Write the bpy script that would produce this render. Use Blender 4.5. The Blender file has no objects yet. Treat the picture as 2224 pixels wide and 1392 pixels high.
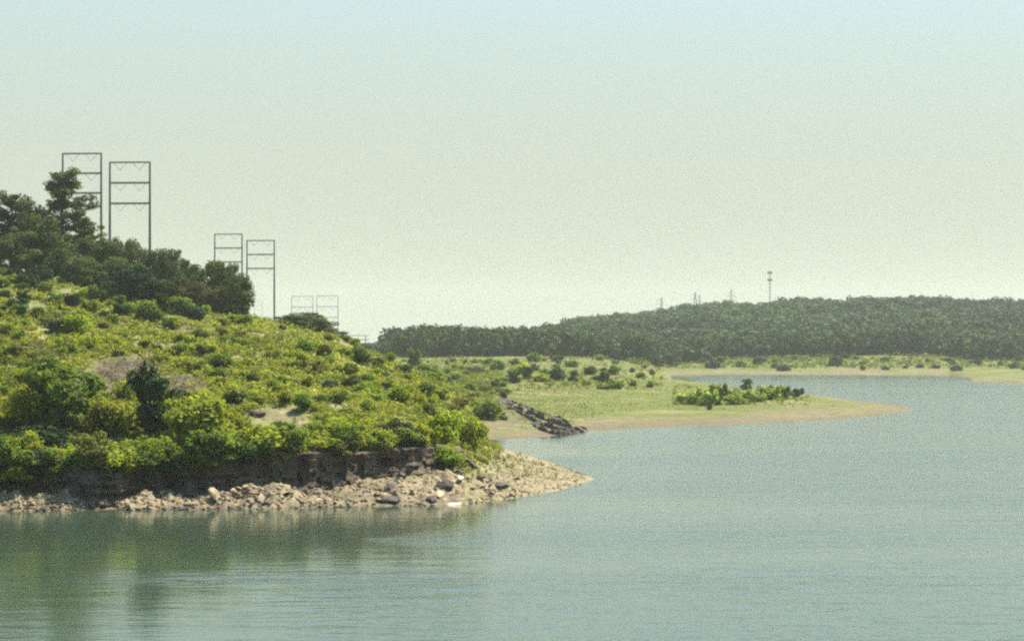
import bpy, math, random
import numpy as np

# ------------------------------------------------------------------ camera, world, sun, exposure
scene = bpy.context.scene
COL = scene.collection
R = math.radians
CAM_H, FPX, HOR, MID = 15.0, 4500.0, 740.0, 1112.0      # metres above the lake, focal length in photo pixels, eye level row, centre column
cam_d = bpy.data.cameras.new("camera")
cam = bpy.data.objects.new("camera", cam_d)
COL.objects.link(cam)
cam.location = (0, 0, CAM_H)
cam.rotation_euler = (R(90), 0, 0)
cam_d.sensor_width = 36.0
cam_d.lens = FPX / 2224 * 36.0
cam_d.shift_y = 44 / 2224
cam_d.clip_start = 1.0
cam_d.clip_end = 30000
scene.camera = cam

SUN_EL, SUN_AZ = 58.0, 52.0                              # azimuth: degrees to the right of the view direction
world = bpy.data.worlds.new("World")
scene.world = world
world.use_nodes = True
wn, wl = world.node_tree.nodes, world.node_tree.links
wn.clear()
sky = wn.new("ShaderNodeTexSky")
sky.sky_type = 'NISHITA'
sky.sun_disc = False
sky.sun_elevation = R(SUN_EL)
sky.sun_rotation = R(SUN_AZ)
sky.air_density = 1.0
sky.dust_density = 1.6
sky.ozone_density = 0.6
sky.altitude = 100
tint = wn.new("ShaderNodeMix"); tint.data_type = 'RGBA'; tint.blend_type = 'MULTIPLY'
tint.inputs[0].default_value = 1.0
wl.new(sky.outputs[0], tint.inputs[6])
tint.inputs[7].default_value = (0.82, 1.20, 1.34, 1)
veil = wn.new("ShaderNodeMix"); veil.data_type = 'RGBA'           # bright summer haze evens the sky out
tcn = wn.new("ShaderNodeTexCoord"); sp = wn.new("ShaderNodeSeparateXYZ"); vr = wn.new("ShaderNodeMapRange")
wl.new(tcn.outputs["Generated"], sp.inputs[0]); wl.new(sp.outputs[2], vr.inputs[0])
vr.interpolation_type = 'SMOOTHSTEP'
vr.inputs[1].default_value = 0.05; vr.inputs[2].default_value = 0.46; vr.inputs[3].default_value = 0.97; vr.inputs[4].default_value = 0.05
wl.new(vr.outputs[0], veil.inputs[0])
wl.new(tint.outputs[2], veil.inputs[6])
veil.inputs[7].default_value = (2.60, 2.80, 2.26, 1)
bg = wn.new("ShaderNodeBackground"); bg.inputs[1].default_value = 0.095
wo = wn.new("ShaderNodeOutputWorld")
wl.new(veil.outputs[2], bg.inputs[0]); wl.new(bg.outputs[0], wo.inputs[0])

sun_d = bpy.data.lights.new("sun", 'SUN')
sun_d.energy = 5.0
sun_d.angle = R(0.5)
sun_d.color = (1.0, 0.93, 0.77)
sun = bpy.data.objects.new("sun", sun_d)
COL.objects.link(sun)
sun.rotation_euler = (R(90 - SUN_EL), 0, R(180 - SUN_AZ))
sun.location = (200, 500, 600)

scene.view_settings.view_transform = 'Standard'
scene.view_settings.look = 'None'
scene.view_settings.exposure = 1.25
scene.view_settings.gamma = 1.0
scene.cycles.filter_width = 2.3
scene.cycles.adaptive_threshold = 0.03
scene.cycles.use_denoising = False            # the photograph is a grainy film scan
scene.cycles.max_bounces = 8
scene.cycles.volume_bounces = 1
scene.cycles.transparent_max_bounces = 8

# ------------------------------------------------------------------ numeric helpers
rng = np.random.default_rng(7)
rnd = random.Random(7)

def _hash(ix, iy, seed):
    h = (ix.astype(np.int64) * 374761393 + iy.astype(np.int64) * 668265263 + seed * 1442695041) & 0xFFFFFFFF
    h = ((h ^ (h >> 13)) * 1274126177) & 0xFFFFFFFF
    return ((h ^ (h >> 16)) & 0xFFFF) / 65535.0

def vnoise(x, y, seed=0):
    x = np.asarray(x, float); y = np.asarray(y, float)
    ix, iy = np.floor(x), np.floor(y)
    fx, fy = x - ix, y - iy
    fx = fx * fx * (3 - 2 * fx); fy = fy * fy * (3 - 2 * fy)
    a, b = _hash(ix, iy, seed), _hash(ix + 1, iy, seed)
    c, d = _hash(ix, iy + 1, seed), _hash(ix + 1, iy + 1, seed)
    return (a * (1 - fx) + b * fx) * (1 - fy) + (c * (1 - fx) + d * fx) * fy - 0.5

def fbm(x, y, oct=4, seed=0):
    v, a, f = 0, 1.0, 1.0
    for k in range(oct):
        v = v + a * vnoise(x * f, y * f, seed + k * 17)
        a *= 0.5; f *= 2.03
    return v

def sstep(a, b, x):
    t = np.clip((x - a) / (b - a), 0, 1)
    return t * t * (3 - 2 * t)

def Z(py, d): return CAM_H + (HOR - py) * d / FPX
def S(py): return CAM_H * FPX / (py - HOR)
def X(px, d): return (px - MID) / FPX * d

# ------------------------------------------------------------------ the lie of the land: cross-sections (distance, height)
def prof(shore, *pts):
    out = [(S(shore) if shore > 0 else -shore, 0.0)]
    for p in pts:
        out.append((p[1], Z(p[0], p[1])) if len(p) == 2 else (p[0], p[1]))
    return out
def hz(d, z): return (d, z, 0)

LAND_A = {
 -900: prof(1112, (1068,186),(1005,188),(920,203),(830,222),(740,248),(650,285),(575,330),(545,360),(540,400), hz(640,34), hz(1200,14)),
 -200: prof(1112, (1068,186),(1005,188),(925,203),(840,222),(755,248),(670,285),(597,330),(568,360),(562,400), hz(640,31), hz(1200,13)),
 0: prof(1110, (1068,185.5),(1005,187.5),(930,203),(850,222),(770,248),(690,285),(622,330),(594,360),(588,400), hz(640,29), hz(1200,12)),
 150: prof(1109, (1070,186),(1008,188),(930,203),(850,222),(780,247),(710,282),(652,325),(626,355),(618,392), hz(640,29), hz(1200,12)),
 195: prof(1106, (1098,185),(1012,187),(930,204),(852,223),(785,247),(716,281),(660,324),(636,352),(628,388), hz(640,28), hz(1200,12)),
 255: prof(1106, (1098,185),(1012,187),(930,204),(855,224),(790,247),(724,280),(672,322),(650,350),(643,380), hz(640,27), hz(1200,11)),
 290: prof(1107, (1078,187),(1010,189),(930,205),(857,225),(793,247),(729,279),(679,321),(658,348),(652,376), hz(640,26), hz(1200,11)),
 370: prof(1107, (1062,189.5),(1000,191.5),(930,205),(860,225),(800,246),(740,278),(695,320),(678,345),(672,372), hz(640,24), hz(1200,11)),
 450: prof(1106, (1072,187.5),(995,190),(930,206),(860,227),(800,249),(744,282),(704,320),(689,343),(684,366), hz(900,21), hz(1200,10)),
 540: prof(1105, (1064,189),(990,191.5),(930,207),(860,228),(802,252),(752,285),(716,320),(702,340),(698,360), hz(900,20.5), hz(1200,10)),
 600: prof(1104, (1062,190),(985,192.5),(930,208),(862,229),(808,253),(762,285),(728,318),(713,338),(709,356), hz(900,20), hz(1200,9)),
 700: prof(1102, (1052,192),(983,194.5),(930,211),(868,232),(822,254),(783,283),(752,312),(736,332),(733,348), hz(600,14), hz(1200,8)),
 740: prof(1101, (1046,193),(980,196),(930,212),(872,233),(832,255),(796,282),(765,310),(748,330),(745,345), hz(600,11), hz(1200,7)),
 800: prof(1099, (1034,196),(975,198.5),(933,214),(882,234),(845,255),(814,281),(788,307),(772,327),(770,342), hz(600,9), hz(1200,6)),
 860: prof(1098, (1027,198),(971,201),(937,216),(892,235),(862,255),(836,280),(812,305),(796,325),(794,340), hz(500,8), hz(1200,5)),
 910: prof(1098, (1021,200),(967,203),(942,219),(908,237),(882,255),(858,277),(837,300),(822,320),(819,335), hz(450,7), hz(1200,4)),
 960: prof(1097, (1012,205),(966,208),(948,222),(925,238),(904,255),(884,275),(866,295),(853,315),(848,330), hz(420,5.2), hz(1200,2)),
 1010: prof(1094, (1000,212),(973,216),(958,226),(944,240),(930,255),(918,270),(906,288),(898,305),(893,320), hz(370,2.6), hz(420,-2)),
 1045: prof(1089, hz(208,1.6), hz(220,3.3), hz(228,3.4), hz(238,3.3), hz(252,2.8), hz(266,1.8), hz(280,.8), hz(292,.1), hz(302,-.8), hz(330,-2), hz(400,-3)),
 1100: prof(1083, hz(206,.7), hz(218,1.4), hz(230,1.85), hz(240,1.8), hz(250,1.5), hz(262,1.0), hz(274,.5), hz(286,.05), hz(296,-.6), hz(330,-2), hz(400,-3)),
 1150: prof(1076, hz(208,.5), hz(217,.95), hz(226,1.2), hz(234,1.2), hz(242,1.05), hz(250,.75), hz(260,.4), hz(270,.0), hz(282,-.6), hz(330,-2), hz(400,-3)),
 1200: prof(1068, hz(212,.35), hz(219,.6), hz(225,.7), hz(230,.7), hz(236,.62), hz(243,.45), hz(249,.25), hz(255,0), hz(264,-.6), hz(330,-2), hz(400,-3)),
 1250: prof(1055, hz(217,.16), hz(220,.27), hz(223,.34), hz(226,.36), hz(229,.32), hz(232,.24), hz(235,.14), hz(238,0), hz(246,-.5), hz(330,-2), hz(400,-3)),
 1288: prof(-223, hz(224,-.0), hz(224.5,.02), hz(225,.03), hz(225.5,.03), hz(226,.02), hz(226.5,.01), hz(227,0), hz(228,-.1), hz(234,-.6), hz(330,-2), hz(400,-3)),
 1330: prof(-224, *[hz(224 + k * 2, -0.4 - .1 * k) for k in range(1, 10)], hz(330,-3), hz(400,-3)),
 3000: prof(-224, *[hz(224 + k * 2, -2.5) for k in range(1, 10)], hz(330,-3), hz(400,-3)),
}
LAND_B = {
 -900: prof(955, (940,326),(925,343),(900,375),(870,425),(840,500),(810,620),(790,740),(776,860),(772,900), hz(1600,8), hz(4300,10)),
 1060: prof(955, (940,326),(925,343),(900,375),(870,425),(840,500),(810,620),(790,740),(776,860),(772,900), hz(1600,8), hz(4300,10)),
 1180: prof(950, (940,332),(928,348),(900,385),(870,435),(840,505),(810,620),(792,740),(778,850),(772,890), hz(1600,8), hz(4300,10)),
 1280: prof(936, (928,356),(915,372),(895,400),(868,445),(840,510),(812,620),(795,740),(783,850),(778,890), hz(1600,8), hz(4300,8)),
 1400: prof(930, (922,368),(910,385),(890,415),(866,455),(842,515),(824,600),(809,720),(798,830),(788,900), hz(1600,6), hz(4300,6)),
 1460: prof(928, (920,373),(906,393),(886,425),(864,465),(842,525),(831,590),(827,640),(825,780), hz(830,-.2), hz(1600,-2), hz(4300,-3)),
 1500: prof(927, (919,375),(905,395),(885,428),(864,468),(844,530),(836,580),(832,620),(829,700), hz(770,-.1), hz(1600,-3), hz(4300,-3)),
 1600: prof(923, (914,384),(902,402),(886,430),(868,464),(853,515),(846,550),(842,590), hz(640,.6), hz(670,0), hz(700,-3), hz(4300,-3)),
 1740: prof(916, (908,396),(898,414),(886,436),(874,460),(865,490),(859,520), hz(545,.8), hz(570,.3), hz(587,0), hz(620,-3), hz(4300,-3)),
 1850: prof(909, hz(409,.3), hz(421,.55), hz(437,.75), hz(455,.8), hz(475,.7), hz(495,.4), hz(510,.2), hz(520,.06), hz(527,0), hz(570,-3), hz(4300,-3)),
 1930: prof(900, hz(430,.2), hz(440,.3), hz(452,.35), hz(462,.3), hz(475,.2), hz(483,.12), hz(488,.07), hz(492,.03), hz(496,0), hz(540,-3), hz(4300,-3)),
 1988: prof(-455, hz(456,.02), hz(457,.03), hz(458,.04), hz(459,.04), hz(460,.03), hz(461,.02), hz(462,.0), hz(464,-.1), hz(468,-.3), hz(540,-3), hz(4300,-3)),
 2030: prof(-455, *[hz(455 + k * 2, -.5 - .2 * k) for k in range(1, 10)], hz(540,-3), hz(4300,-3)),
 3000: prof(-455, *[hz(455 + k * 2, -3) for k in range(1, 10)], hz(540,-3), hz(4300,-3)),
}
def far(shore, crest_py, base=779, cd=1500):
    d0 = S(shore)
    zc = Z(crest_py, cd)
    zb = Z(base, 1010)
    return prof(shore, hz(d0 + 18, 1.1), hz(955, max(2.6, Z(797, 955))), hz(985, Z(base + 6, 985)), hz(1010, zb), hz(1120, zb + (zc - zb) * .26),
                hz(1250, zb + (zc - zb) * .55), hz(1380, zb + (zc - zb) * .82), hz(cd, zc), hz(1650, zc * .95), hz(2400, zc * .6), hz(4300, 10))
LAND_C = {
 -900: far(815, 762, 776), 1100: far(815, 762, 776), 1180: far(815, 745, 778), 1260: far(815, 726, 780), 1350: far(815, 713, 784), 1400: far(815, 716, 785),
 1440: far(815, 702, 785), 1500: far(814.5, 694, 782), 1600: far(814, 688, 779), 1640: far(814, 692, 779), 1720: far(814, 683, 778), 1830: far(814.5, 685, 776),
 1900: far(815, 678, 775), 2000: far(816, 678, 774), 2060: far(818, 681, 778), 2085: far(823, 683, 781), 2110: far(829, 683, 783), 2224: far(834, 684, 784), 2500: far(838, 690, 786), 3400: far(840, 705, 786),
}
def pack(land):
    xs = np.array(sorted(land), float)
    return xs, np.array([[p[0] for p in land[x]] for x in sorted(land)]), np.array([[p[1] for p in land[x]] for x in sorted(land)])
PA, PB, PC = pack(LAND_A), pack(LAND_B), pack(LAND_C)

def section(pk, px):
    xs, D, H = pk
    i = int(np.clip(np.searchsorted(xs, px) - 1, 0, len(xs) - 2))
    t = float(np.clip((px - xs[i]) / (xs[i + 1] - xs[i]), 0, 1))
    return D[i] * (1 - t) + D[i + 1] * t, H[i] * (1 - t) + H[i + 1] * t

PXS = np.concatenate([np.arange(-1300, -120, 40), np.arange(-120, 2344, 4), np.arange(2344, 3700, 40)]).astype(float)
DS = np.concatenate([np.arange(70, 176, 8), np.arange(176, 236, .4), np.arange(236, 480, 1.1), np.arange(480, 1030, 3.2), np.arange(1030, 1640, 9), np.arange(1640, 4301, 95)])

def heights():
    G = np.empty((len(PXS), len(DS)))
    who = np.empty((len(PXS), len(DS)), int)
    for i, px in enumerate(PXS):
        zs = []
        for k, pk in enumerate((PA, PB, PC)):
            d, h = section(pk, px)
            if k == 0 and px < 1008:
                d, h = d.copy(), h.copy()
                d[2] += 1.8; d[1] = d[2] - .25; h[1] = h[1] + .15
            wob = fbm(np.full_like(DS, X(px, 1) * d[0]) * .06, DS * .05, 3, 40 + k) * (2.0, 5.0, 8.0)[k]
            wob = wob * (1 - .75 * np.exp(-np.maximum(DS - d[0], 0) / 40) * 0) * (0.35 if k == 0 else .6)
            dd = DS + wob
            z = np.interp(dd, d, h)
            pre = dd < d[0]
            z = np.where(pre, np.maximum(-.13 * (d[0] - dd), -4.0), z)
            zs.append(z)
        zs = np.array(zs)
        who[i] = zs.argmax(0)
        G[i] = zs.max(0)
    return G, who
G, WHO = heights()
DD, PP = np.meshgrid(DS, PXS)
XX = X(PP, DD)
# soften kinks across the hill (not the bank), then roughen
K = G.copy()
for _ in range(6):
    K[:, 1:-1] = (K[:, :-2] + 2 * K[:, 1:-1] + K[:, 2:]) / 4
wsoft = sstep(232, 262, DD)
G = G * (1 - wsoft) + K * wsoft
def a_line(k):
    return np.array([section(PA, px)[0][k] for px in PXS])[:, None]
A_SHORE, A_BASE, A_TOP = a_line(0), a_line(1), a_line(2)
A_TOP = A_TOP + 1.8 * (PXS[:, None] < 1008)          # the sod starts behind the overhanging lip
rub = (WHO == 0) * sstep(-1.0, 0.6, DD - A_SHORE) * (1 - sstep(0, 1.2, DD - A_BASE)) * (PP < 1120)
point = (WHO == 0) * (PP > 1010) * (G > -.3)
hill = (WHO == 0) * sstep(2, 9, DD - A_TOP) * (PP < 1060)
hump = np.abs(fbm(XX * .55, DD * .55, 3, 3))
G = G + rub * (1.15 * (hump - .12) + .45 * fbm(XX * 1.6, DD * 1.6, 2, 9)) * sstep(0, 2.2, DD - A_SHORE + 1)
G = G + point * fbm(XX * .7, DD * .7, 3, 5) * .18 * sstep(.0, .8, G)
G = G + hill * (fbm(XX * .10, DD * .10, 3, 11) * 1.5 + fbm(XX * .5, DD * .5, 2, 12) * .35)
plain = (WHO == 1) * sstep(.1, 1.6, G)
G = G + plain * (fbm(XX * .03, DD * .03, 3, 21) * .9 + fbm(XX * .2, DD * .2, 2, 22) * .18)
G = G + (WHO == 2) * sstep(.3, 4, G) * fbm(XX * .025, DD * .025, 3, 31) * 2.2
# small slump scars: a dark hollow and a sandy scar on the near slope
def crater(px, py_d, rx, rd, depth):
    global G
    x0 = X(px, py_d)
    q = ((XX - x0) / rx) ** 2 + ((DD - py_d) / rd) ** 2
    G = G - depth * np.exp(-q)
def gz(px, d):
    i = np.clip(np.searchsorted(PXS, px) - 1, 0, len(PXS) - 2)
    j = np.clip(np.searchsorted(DS, d) - 1, 0, len(DS) - 2)
    a = np.clip((px - PXS[i]) / (PXS[i + 1] - PXS[i]), 0, 1)
    b = np.clip((d - DS[j]) / (DS[j + 1] - DS[j]), 0, 1)
    return (G[i, j] * (1 - a) + G[i + 1, j] * a) * (1 - b) + (G[i, j + 1] * (1 - a) + G[i + 1, j + 1] * a) * b
def ground_at(px, py):
    """distance of the first ground met along the sight line through the photo's column and row"""
    i = int(np.clip(np.searchsorted(PXS, px), 0, len(PXS) - 1))
    rows = HOR + (CAM_H - np.maximum(G[i], -.3)) * FPX / DS
    ok = np.nonzero((rows <= py) & (DS > 120))[0]
    if not len(ok): return None
    return float(DS[ok[0]])
for (cpx, cpy, rx, rd, dep) in ((268, 830, 3.2, 6.5, .9), (585, 905, 2.4, 4.2, 1.1), (640, 905, 2.0, 4.0, .5)):
    dd_ = ground_at(cpx, cpy)
    if dd_: crater(cpx, dd_, rx, rd, dep)

for tp, rise, rx in ((42, .5, 1.4), (122, .4, 1.5), (292, .5, 1.6), (560, .9, 2.2), (610, .8, 1.4), (480, .7, 1.2)):      # talus heaps against the bank
    crater(tp, float(section(PA, tp)[0][1]) - .5, rx, 1.5, -rise)
ROWS = HOR + (CAM_H - G) * FPX / DD
# ------------------------------------------------------------------ mesh helpers
def mesh_np(name, verts, faces, mats=(), smooth=False, attrs=None, midx=None):
    me = bpy.data.meshes.new(name)
    verts = np.asarray(verts, np.float32); faces = np.asarray(faces, np.int32)
    n, k = faces.shape
    me.vertices.add(len(verts)); me.vertices.foreach_set("co", verts.ravel())
    me.loops.add(n * k); me.loops.foreach_set("vertex_index", faces.ravel())
    me.polygons.add(n)
    me.polygons.foreach_set("loop_start", np.arange(0, n * k, k, dtype=np.int32))
    me.polygons.foreach_set("loop_total", np.full(n, k, np.int32))
    if smooth: me.polygons.foreach_set("use_smooth", np.ones(n, bool))
    if midx is not None: me.polygons.foreach_set("material_index", np.asarray(midx, np.int32))
    for m in mats: me.materials.append(m)
    for an, (typ, arr) in (attrs or {}).items():
        at = me.attributes.new(an, typ, 'POINT')
        at.data.foreach_set("value" if typ == 'FLOAT' else "color", np.asarray(arr, np.float32).ravel())
    me.update(); me.validate()
    return me

def link(name, me, parent=None, loc=(0, 0, 0)):
    o = bpy.data.objects.new(name, me)
    COL.objects.link(o)
    o.location = loc
    if parent is not None: o.parent = parent
    return o
def tag(o, label=None, cat=None, group=None, kind=None):
    if label: o["label"] = label
    if cat: o["category"] = cat
    if group: o["group"] = group
    if kind: o["kind"] = kind
    return o
def empty(name, loc, rz=0):
    o = bpy.data.objects.new(name, None)
    COL.objects.link(o); o.location = loc; o.rotation_euler = (0, 0, rz)
    o.empty_display_size = .5
    return o
def copy_tree(o, parent=None):
    c = o.copy(); COL.objects.link(c)
    if parent is not None: c.parent = parent
    for ch in list(o.children): copy_tree(ch, c)
    return c

def tube(path, radii, sides=7):
    path = np.asarray(path, float); n = len(path)
    tan = np.gradient(path, axis=0)
    tan /= np.linalg.norm(tan, axis=1)[:, None] + 1e-9
    ref = np.where(np.abs(tan[:, 2:3]) > .9, np.array([[1., 0, 0]]), np.array([[0, 0, 1.]]))
    u = np.cross(tan, ref); u /= np.linalg.norm(u, axis=1)[:, None] + 1e-9
    w = np.cross(tan, u)
    a = np.arange(sides) * 2 * math.pi / sides
    ring = path[:, None] + np.asarray(radii)[:, None, None] * (u[:, None] * np.cos(a)[None, :, None] + w[:, None] * np.sin(a)[None, :, None])
    v = ring.reshape(-1, 3)
    f = []
    for i in range(n - 1):
        for j in range(sides):
            f.append((i * sides + j, i * sides + (j + 1) % sides, (i + 1) * sides + (j + 1) % sides, (i + 1) * sides + j))
    b, t = len(v), len(v) + 1
    v = np.vstack([v, path[0], path[-1]])
    for j in range(sides):
        f.append((b, (j + 1) % sides, j, j)); o = (n - 1) * sides
        f.append((t, o + j, o + (j + 1) % sides, o + (j + 1) % sides))
    return v, np.array(f)
def merge(parts):
    vs, fs, o = [], [], 0
    for v, f in parts:
        vs.append(v); fs.append(np.asarray(f) + o); o += len(v)
    return np.vstack(vs), np.vstack(fs)
def fix_tris(me):
    return me
def tube_mesh(name, parts, mat):
    """tubes and boxes joined into one mesh (closing triangles come as degenerate quads and are cleaned)"""
    v, f = merge(parts)
    me = bpy.data.meshes.new(name)
    me.from_pydata([tuple(p) for p in v], [], [tuple(dict.fromkeys(int(i) for i in q)) for q in f])
    me.materials.append(mat); me.update()
    return me
def bar(p, q, w, sides=4):
    return tube([p, q], [w, w], sides)

def leaf_cloud(r, clumps, n, size, aspect=.62, up=.35, shell=.5):
    """n small leaf-shaped faces spread through the volume of the given clumps (x, y, z, radius, vertical radius)"""
    c = np.asarray(clumps, float)
    w = c[:, 3] ** 1.6 * c[:, 4] ** .5; w /= w.sum()
    k = r.choice(len(c), n, p=w)
    d = r.normal(size=(n, 3)); d /= np.linalg.norm(d, axis=1)[:, None]
    rad = shell + (1.04 - shell) * r.random(n) ** .6
    rad = np.where(r.random(n) < .13, rad * (1.05 + .35 * r.random(n)), rad)      # stray shoots
    pos = c[k, :3] + d * rad[:, None] * np.stack([c[k, 3], c[k, 3], c[k, 4]], 1)
    nor = d * .7 + r.normal(size=(n, 3)) * .55 + np.array([0, 0, up])
    nor /= np.linalg.norm(nor, axis=1)[:, None]
    t = np.cross(nor, r.normal(size=(n, 3))); t /= np.linalg.norm(t, axis=1)[:, None] + 1e-9
    b = np.cross(nor, t)
    s = size * (.6 + .8 * r.random(n))[:, None]
    bend = nor * s * .18
    v = np.stack([pos - t * s, pos - b * s * aspect + bend, pos + t * s, pos + b * s * aspect + bend], 1).reshape(-1, 3)
    ctint = r.random(len(c))
    tnt = np.clip(ctint[k] * .55 + r.random(n) * .45, 0, 1)
    return v, np.arange(n * 4).reshape(-1, 4), np.repeat(tnt, 4)

# ------------------------------------------------------------------ materials
def new_mat(name):
    m = bpy.data.materials.new(name); m.use_nodes = True
    nt = m.node_tree; nt.nodes.clear()
    out = nt.nodes.new("ShaderNodeOutputMaterial")
    return m, nt, out
def mixc(nt, fac, a, b, blend='MIX'):
    n = nt.nodes.new("ShaderNodeMix"); n.data_type = 'RGBA'; n.blend_type = blend
    for s, val in ((0, fac), (6, a), (7, b)):
        if hasattr(val, "is_linked") or hasattr(val, "links"): nt.links.new(val, n.inputs[s])
        else: n.inputs[s].default_value = val if s == 0 else (*val, 1)
    return n.outputs[2]
def noise(nt, scale, detail=4, vec=None, rough=.55):
    n = nt.nodes.new("ShaderNodeTexNoise"); n.inputs["Scale"].default_value = scale
    n.inputs["Detail"].default_value = detail; n.inputs["Roughness"].default_value = rough
    if vec is not None: nt.links.new(vec, n.inputs["Vector"])
    return n.outputs[0]
def ramp(nt, val, lo, hi):
    n = nt.nodes.new("ShaderNodeMapRange"); n.interpolation_type = 'SMOOTHSTEP'
    nt.links.new(val, n.inputs[0]); n.inputs[1].default_value = lo; n.inputs[2].default_value = hi
    return n.outputs[0]
def worldpos(nt, scale=(1, 1, 1)):
    g = nt.nodes.new("ShaderNodeNewGeometry"); m = nt.nodes.new("ShaderNodeMapping")
    nt.links.new(g.outputs["Position"], m.inputs[0]); m.inputs["Scale"].default_value = scale
    return m.outputs[0]
def bump(nt, h, strength, dist):
    b = nt.nodes.new("ShaderNodeBump"); b.inputs["Strength"].default_value = strength; b.inputs["Distance"].default_value = dist
    nt.links.new(h, b.inputs["Height"]); return b.outputs[0]

def foliage(name, dark, light, trans=.42, warm=(1.15, 1.12, .55)):
    m, nt, out = new_mat(name)
    at = nt.nodes.new("ShaderNodeAttribute"); at.attribute_name = "tint"
    oi = nt.nodes.new("ShaderNodeObjectInfo")
    c = mixc(nt, at.outputs["Fac"], dark, light)
    hv = nt.nodes.new("ShaderNodeHueSaturation")
    mr = nt.nodes.new("ShaderNodeMapRange"); mr.inputs[3].default_value = .478; mr.inputs[4].default_value = .518
    mv = nt.nodes.new("ShaderNodeMapRange"); mv.inputs[3].default_value = .78; mv.inputs[4].default_value = 1.2
    nt.links.new(oi.outputs["Random"], mr.inputs[0])
    fr = nt.nodes.new("ShaderNodeMath"); fr.operation = 'FRACT'
    mu = nt.nodes.new("ShaderNodeMath"); mu.operation = 'MULTIPLY'; mu.inputs[1].default_value = 17.31
    nt.links.new(oi.outputs["Random"], mu.inputs[0]); nt.links.new(mu.outputs[0], fr.inputs[0]); nt.links.new(fr.outputs[0], mv.inputs[0])
    nt.links.new(mr.outputs[0], hv.inputs["Hue"]); nt.links.new(mv.outputs[0], hv.inputs["Value"])
    nt.links.new(c, hv.inputs["Color"])
    p = nt.nodes.new("ShaderNodeBsdfPrincipled")
    p.inputs["Roughness"].default_value = .7; p.inputs["Specular IOR Level"].default_value = .12
    nt.links.new(hv.outputs[0], p.inputs["Base Color"])
    tr = nt.nodes.new("ShaderNodeBsdfTranslucent")
    tc = mixc(nt, 1.0, hv.outputs[0], warm, 'MULTIPLY')
    nt.links.new(tc, tr.inputs[0])
    mx = nt.nodes.new("ShaderNodeMixShader"); mx.inputs[0].default_value = trans
    nt.links.new(p.outputs[0], mx.inputs[1]); nt.links.new(tr.outputs[0], mx.inputs[2])
    nt.links.new(mx.outputs[0], out.inputs[0])
    return m

TONES = {
 'light green': foliage("leaf light green", (.16, .22, .042), (.34, .43, .085), .58),
 'yellow-green': foliage("leaf yellow green", (.13, .165, .018), (.32, .36, .042), .5),
 'bright green': foliage("leaf bright green", (.085, .132, .018), (.21, .275, .036), .5),
 'mid-green': foliage("leaf mid green", (.05, .085, .016), (.135, .19, .03), .45),
 'dark green': foliage("leaf dark green", (.016, .034, .012), (.042, .075, .02), .3),
 'olive': foliage("leaf olive", (.075, .082, .02), (.165, .17, .04), .45),
 'grey-green': foliage("leaf grey green", (.055, .07, .038), (.12, .14, .07), .35),
}
M_PINE = foliage("pine needles", (.026, .043, .013), (.092, .122, .03), .34)
M_FAR = foliage("far leaf", (.014, .028, .012), (.062, .10, .03), .26)
M_FAR2 = foliage("far leaf light", (.03, .052, .02), (.075, .112, .038), .28)
M_WEED = foliage("weed leaf", (.11, .14, .02), (.32, .36, .055), .5)
M_GRASS = foliage("grass blade", (.13, .135, .03), (.25, .24, .062), .4, (1.1, 1.05, .65))

def simple(name, col, rough=.8, var=.25, scale=6.0, bs=0.0, metal=0.0, wet=False):
    m, nt, out = new_mat(name)
    p = nt.nodes.new("ShaderNodeBsdfPrincipled")
    nz = noise(nt, scale, 5, worldpos(nt))
    c = mixc(nt, ramp(nt, nz, .3, .7), [x * (1 - var) for x in col], [min(1, x * (1 + var)) for x in col])
    if wet:                                                  # a dark damp band just above the waterline
        g = nt.nodes.new("ShaderNodeNewGeometry"); sx = nt.nodes.new("ShaderNodeSeparateXYZ"); nt.links.new(g.outputs["Position"], sx.inputs[0])
        c = mixc(nt, ramp(nt, sx.outputs[2], .5, .14), c, [x * .42 for x in col])
    nt.links.new(c, p.inputs["Base Color"]); p.inputs["Roughness"].default_value = rough; p.inputs["Metallic"].default_value = metal
    if bs: nt.links.new(bump(nt, nz, bs, .1), p.inputs["Normal"])
    nt.links.new(p.outputs[0], out.inputs[0])
    return m
M_BARK = simple("bark", (.085, .062, .045), .9, .4, 3, .4)
M_STEEL = simple("weathered steel pole", (.032, .030, .034), .7, .25, .6)
M_LATT = simple("galvanised lattice", (.16, .17, .18), .5, .2, .5, 0, .4)
M_INS = simple("glass insulator string", (.16, .19, .2), .3, .1, 3)
M_DISH = simple("antenna panel", (.09, .09, .1), .6, .2, 1)
M_ROCK = simple("tan rubble rock", (.27, .205, .12), .92, .5, 1.4, .5, wet=True)
M_ROCK_L = simple("pale rock", (.50, .44, .30), .9, .2, 1.4, .4)
M_ROCK_D = simple("dark shale", (.056, .038, .030), .9, .45, 1.1, .5)

def earth(name, base):
    """eroded bank: banded clay and shale with roots and vertical streaks"""
    m, nt, out = new_mat(name)
    p = nt.nodes.new("ShaderNodeBsdfPrincipled")
    a = noise(nt, 1.0, 5, worldpos(nt, (1.1, 1.1, .35)))
    b = noise(nt, 1.0, 4, worldpos(nt, (.25, .25, 3.5)))
    c1 = mixc(nt, ramp(nt, a, .35, .68), [x * .45 for x in base], base)
    c2 = mixc(nt, ramp(nt, b, .42, .62), c1, [base[0] * .62, base[1] * .6, base[2] * .62])
    nt.links.new(c2, p.inputs["Base Color"]); p.inputs["Roughness"].default_value = .95
    p.inputs["Specular IOR Level"].default_value = .15
    nt.links.new(bump(nt, noise(nt, 2.5, 6, worldpos(nt)), .9, .25), p.inputs["Normal"])
    nt.links.new(p.outputs[0], out.inputs[0])
    return m
M_BANK = earth("bank clay", (.13, .098, .068))

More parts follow.
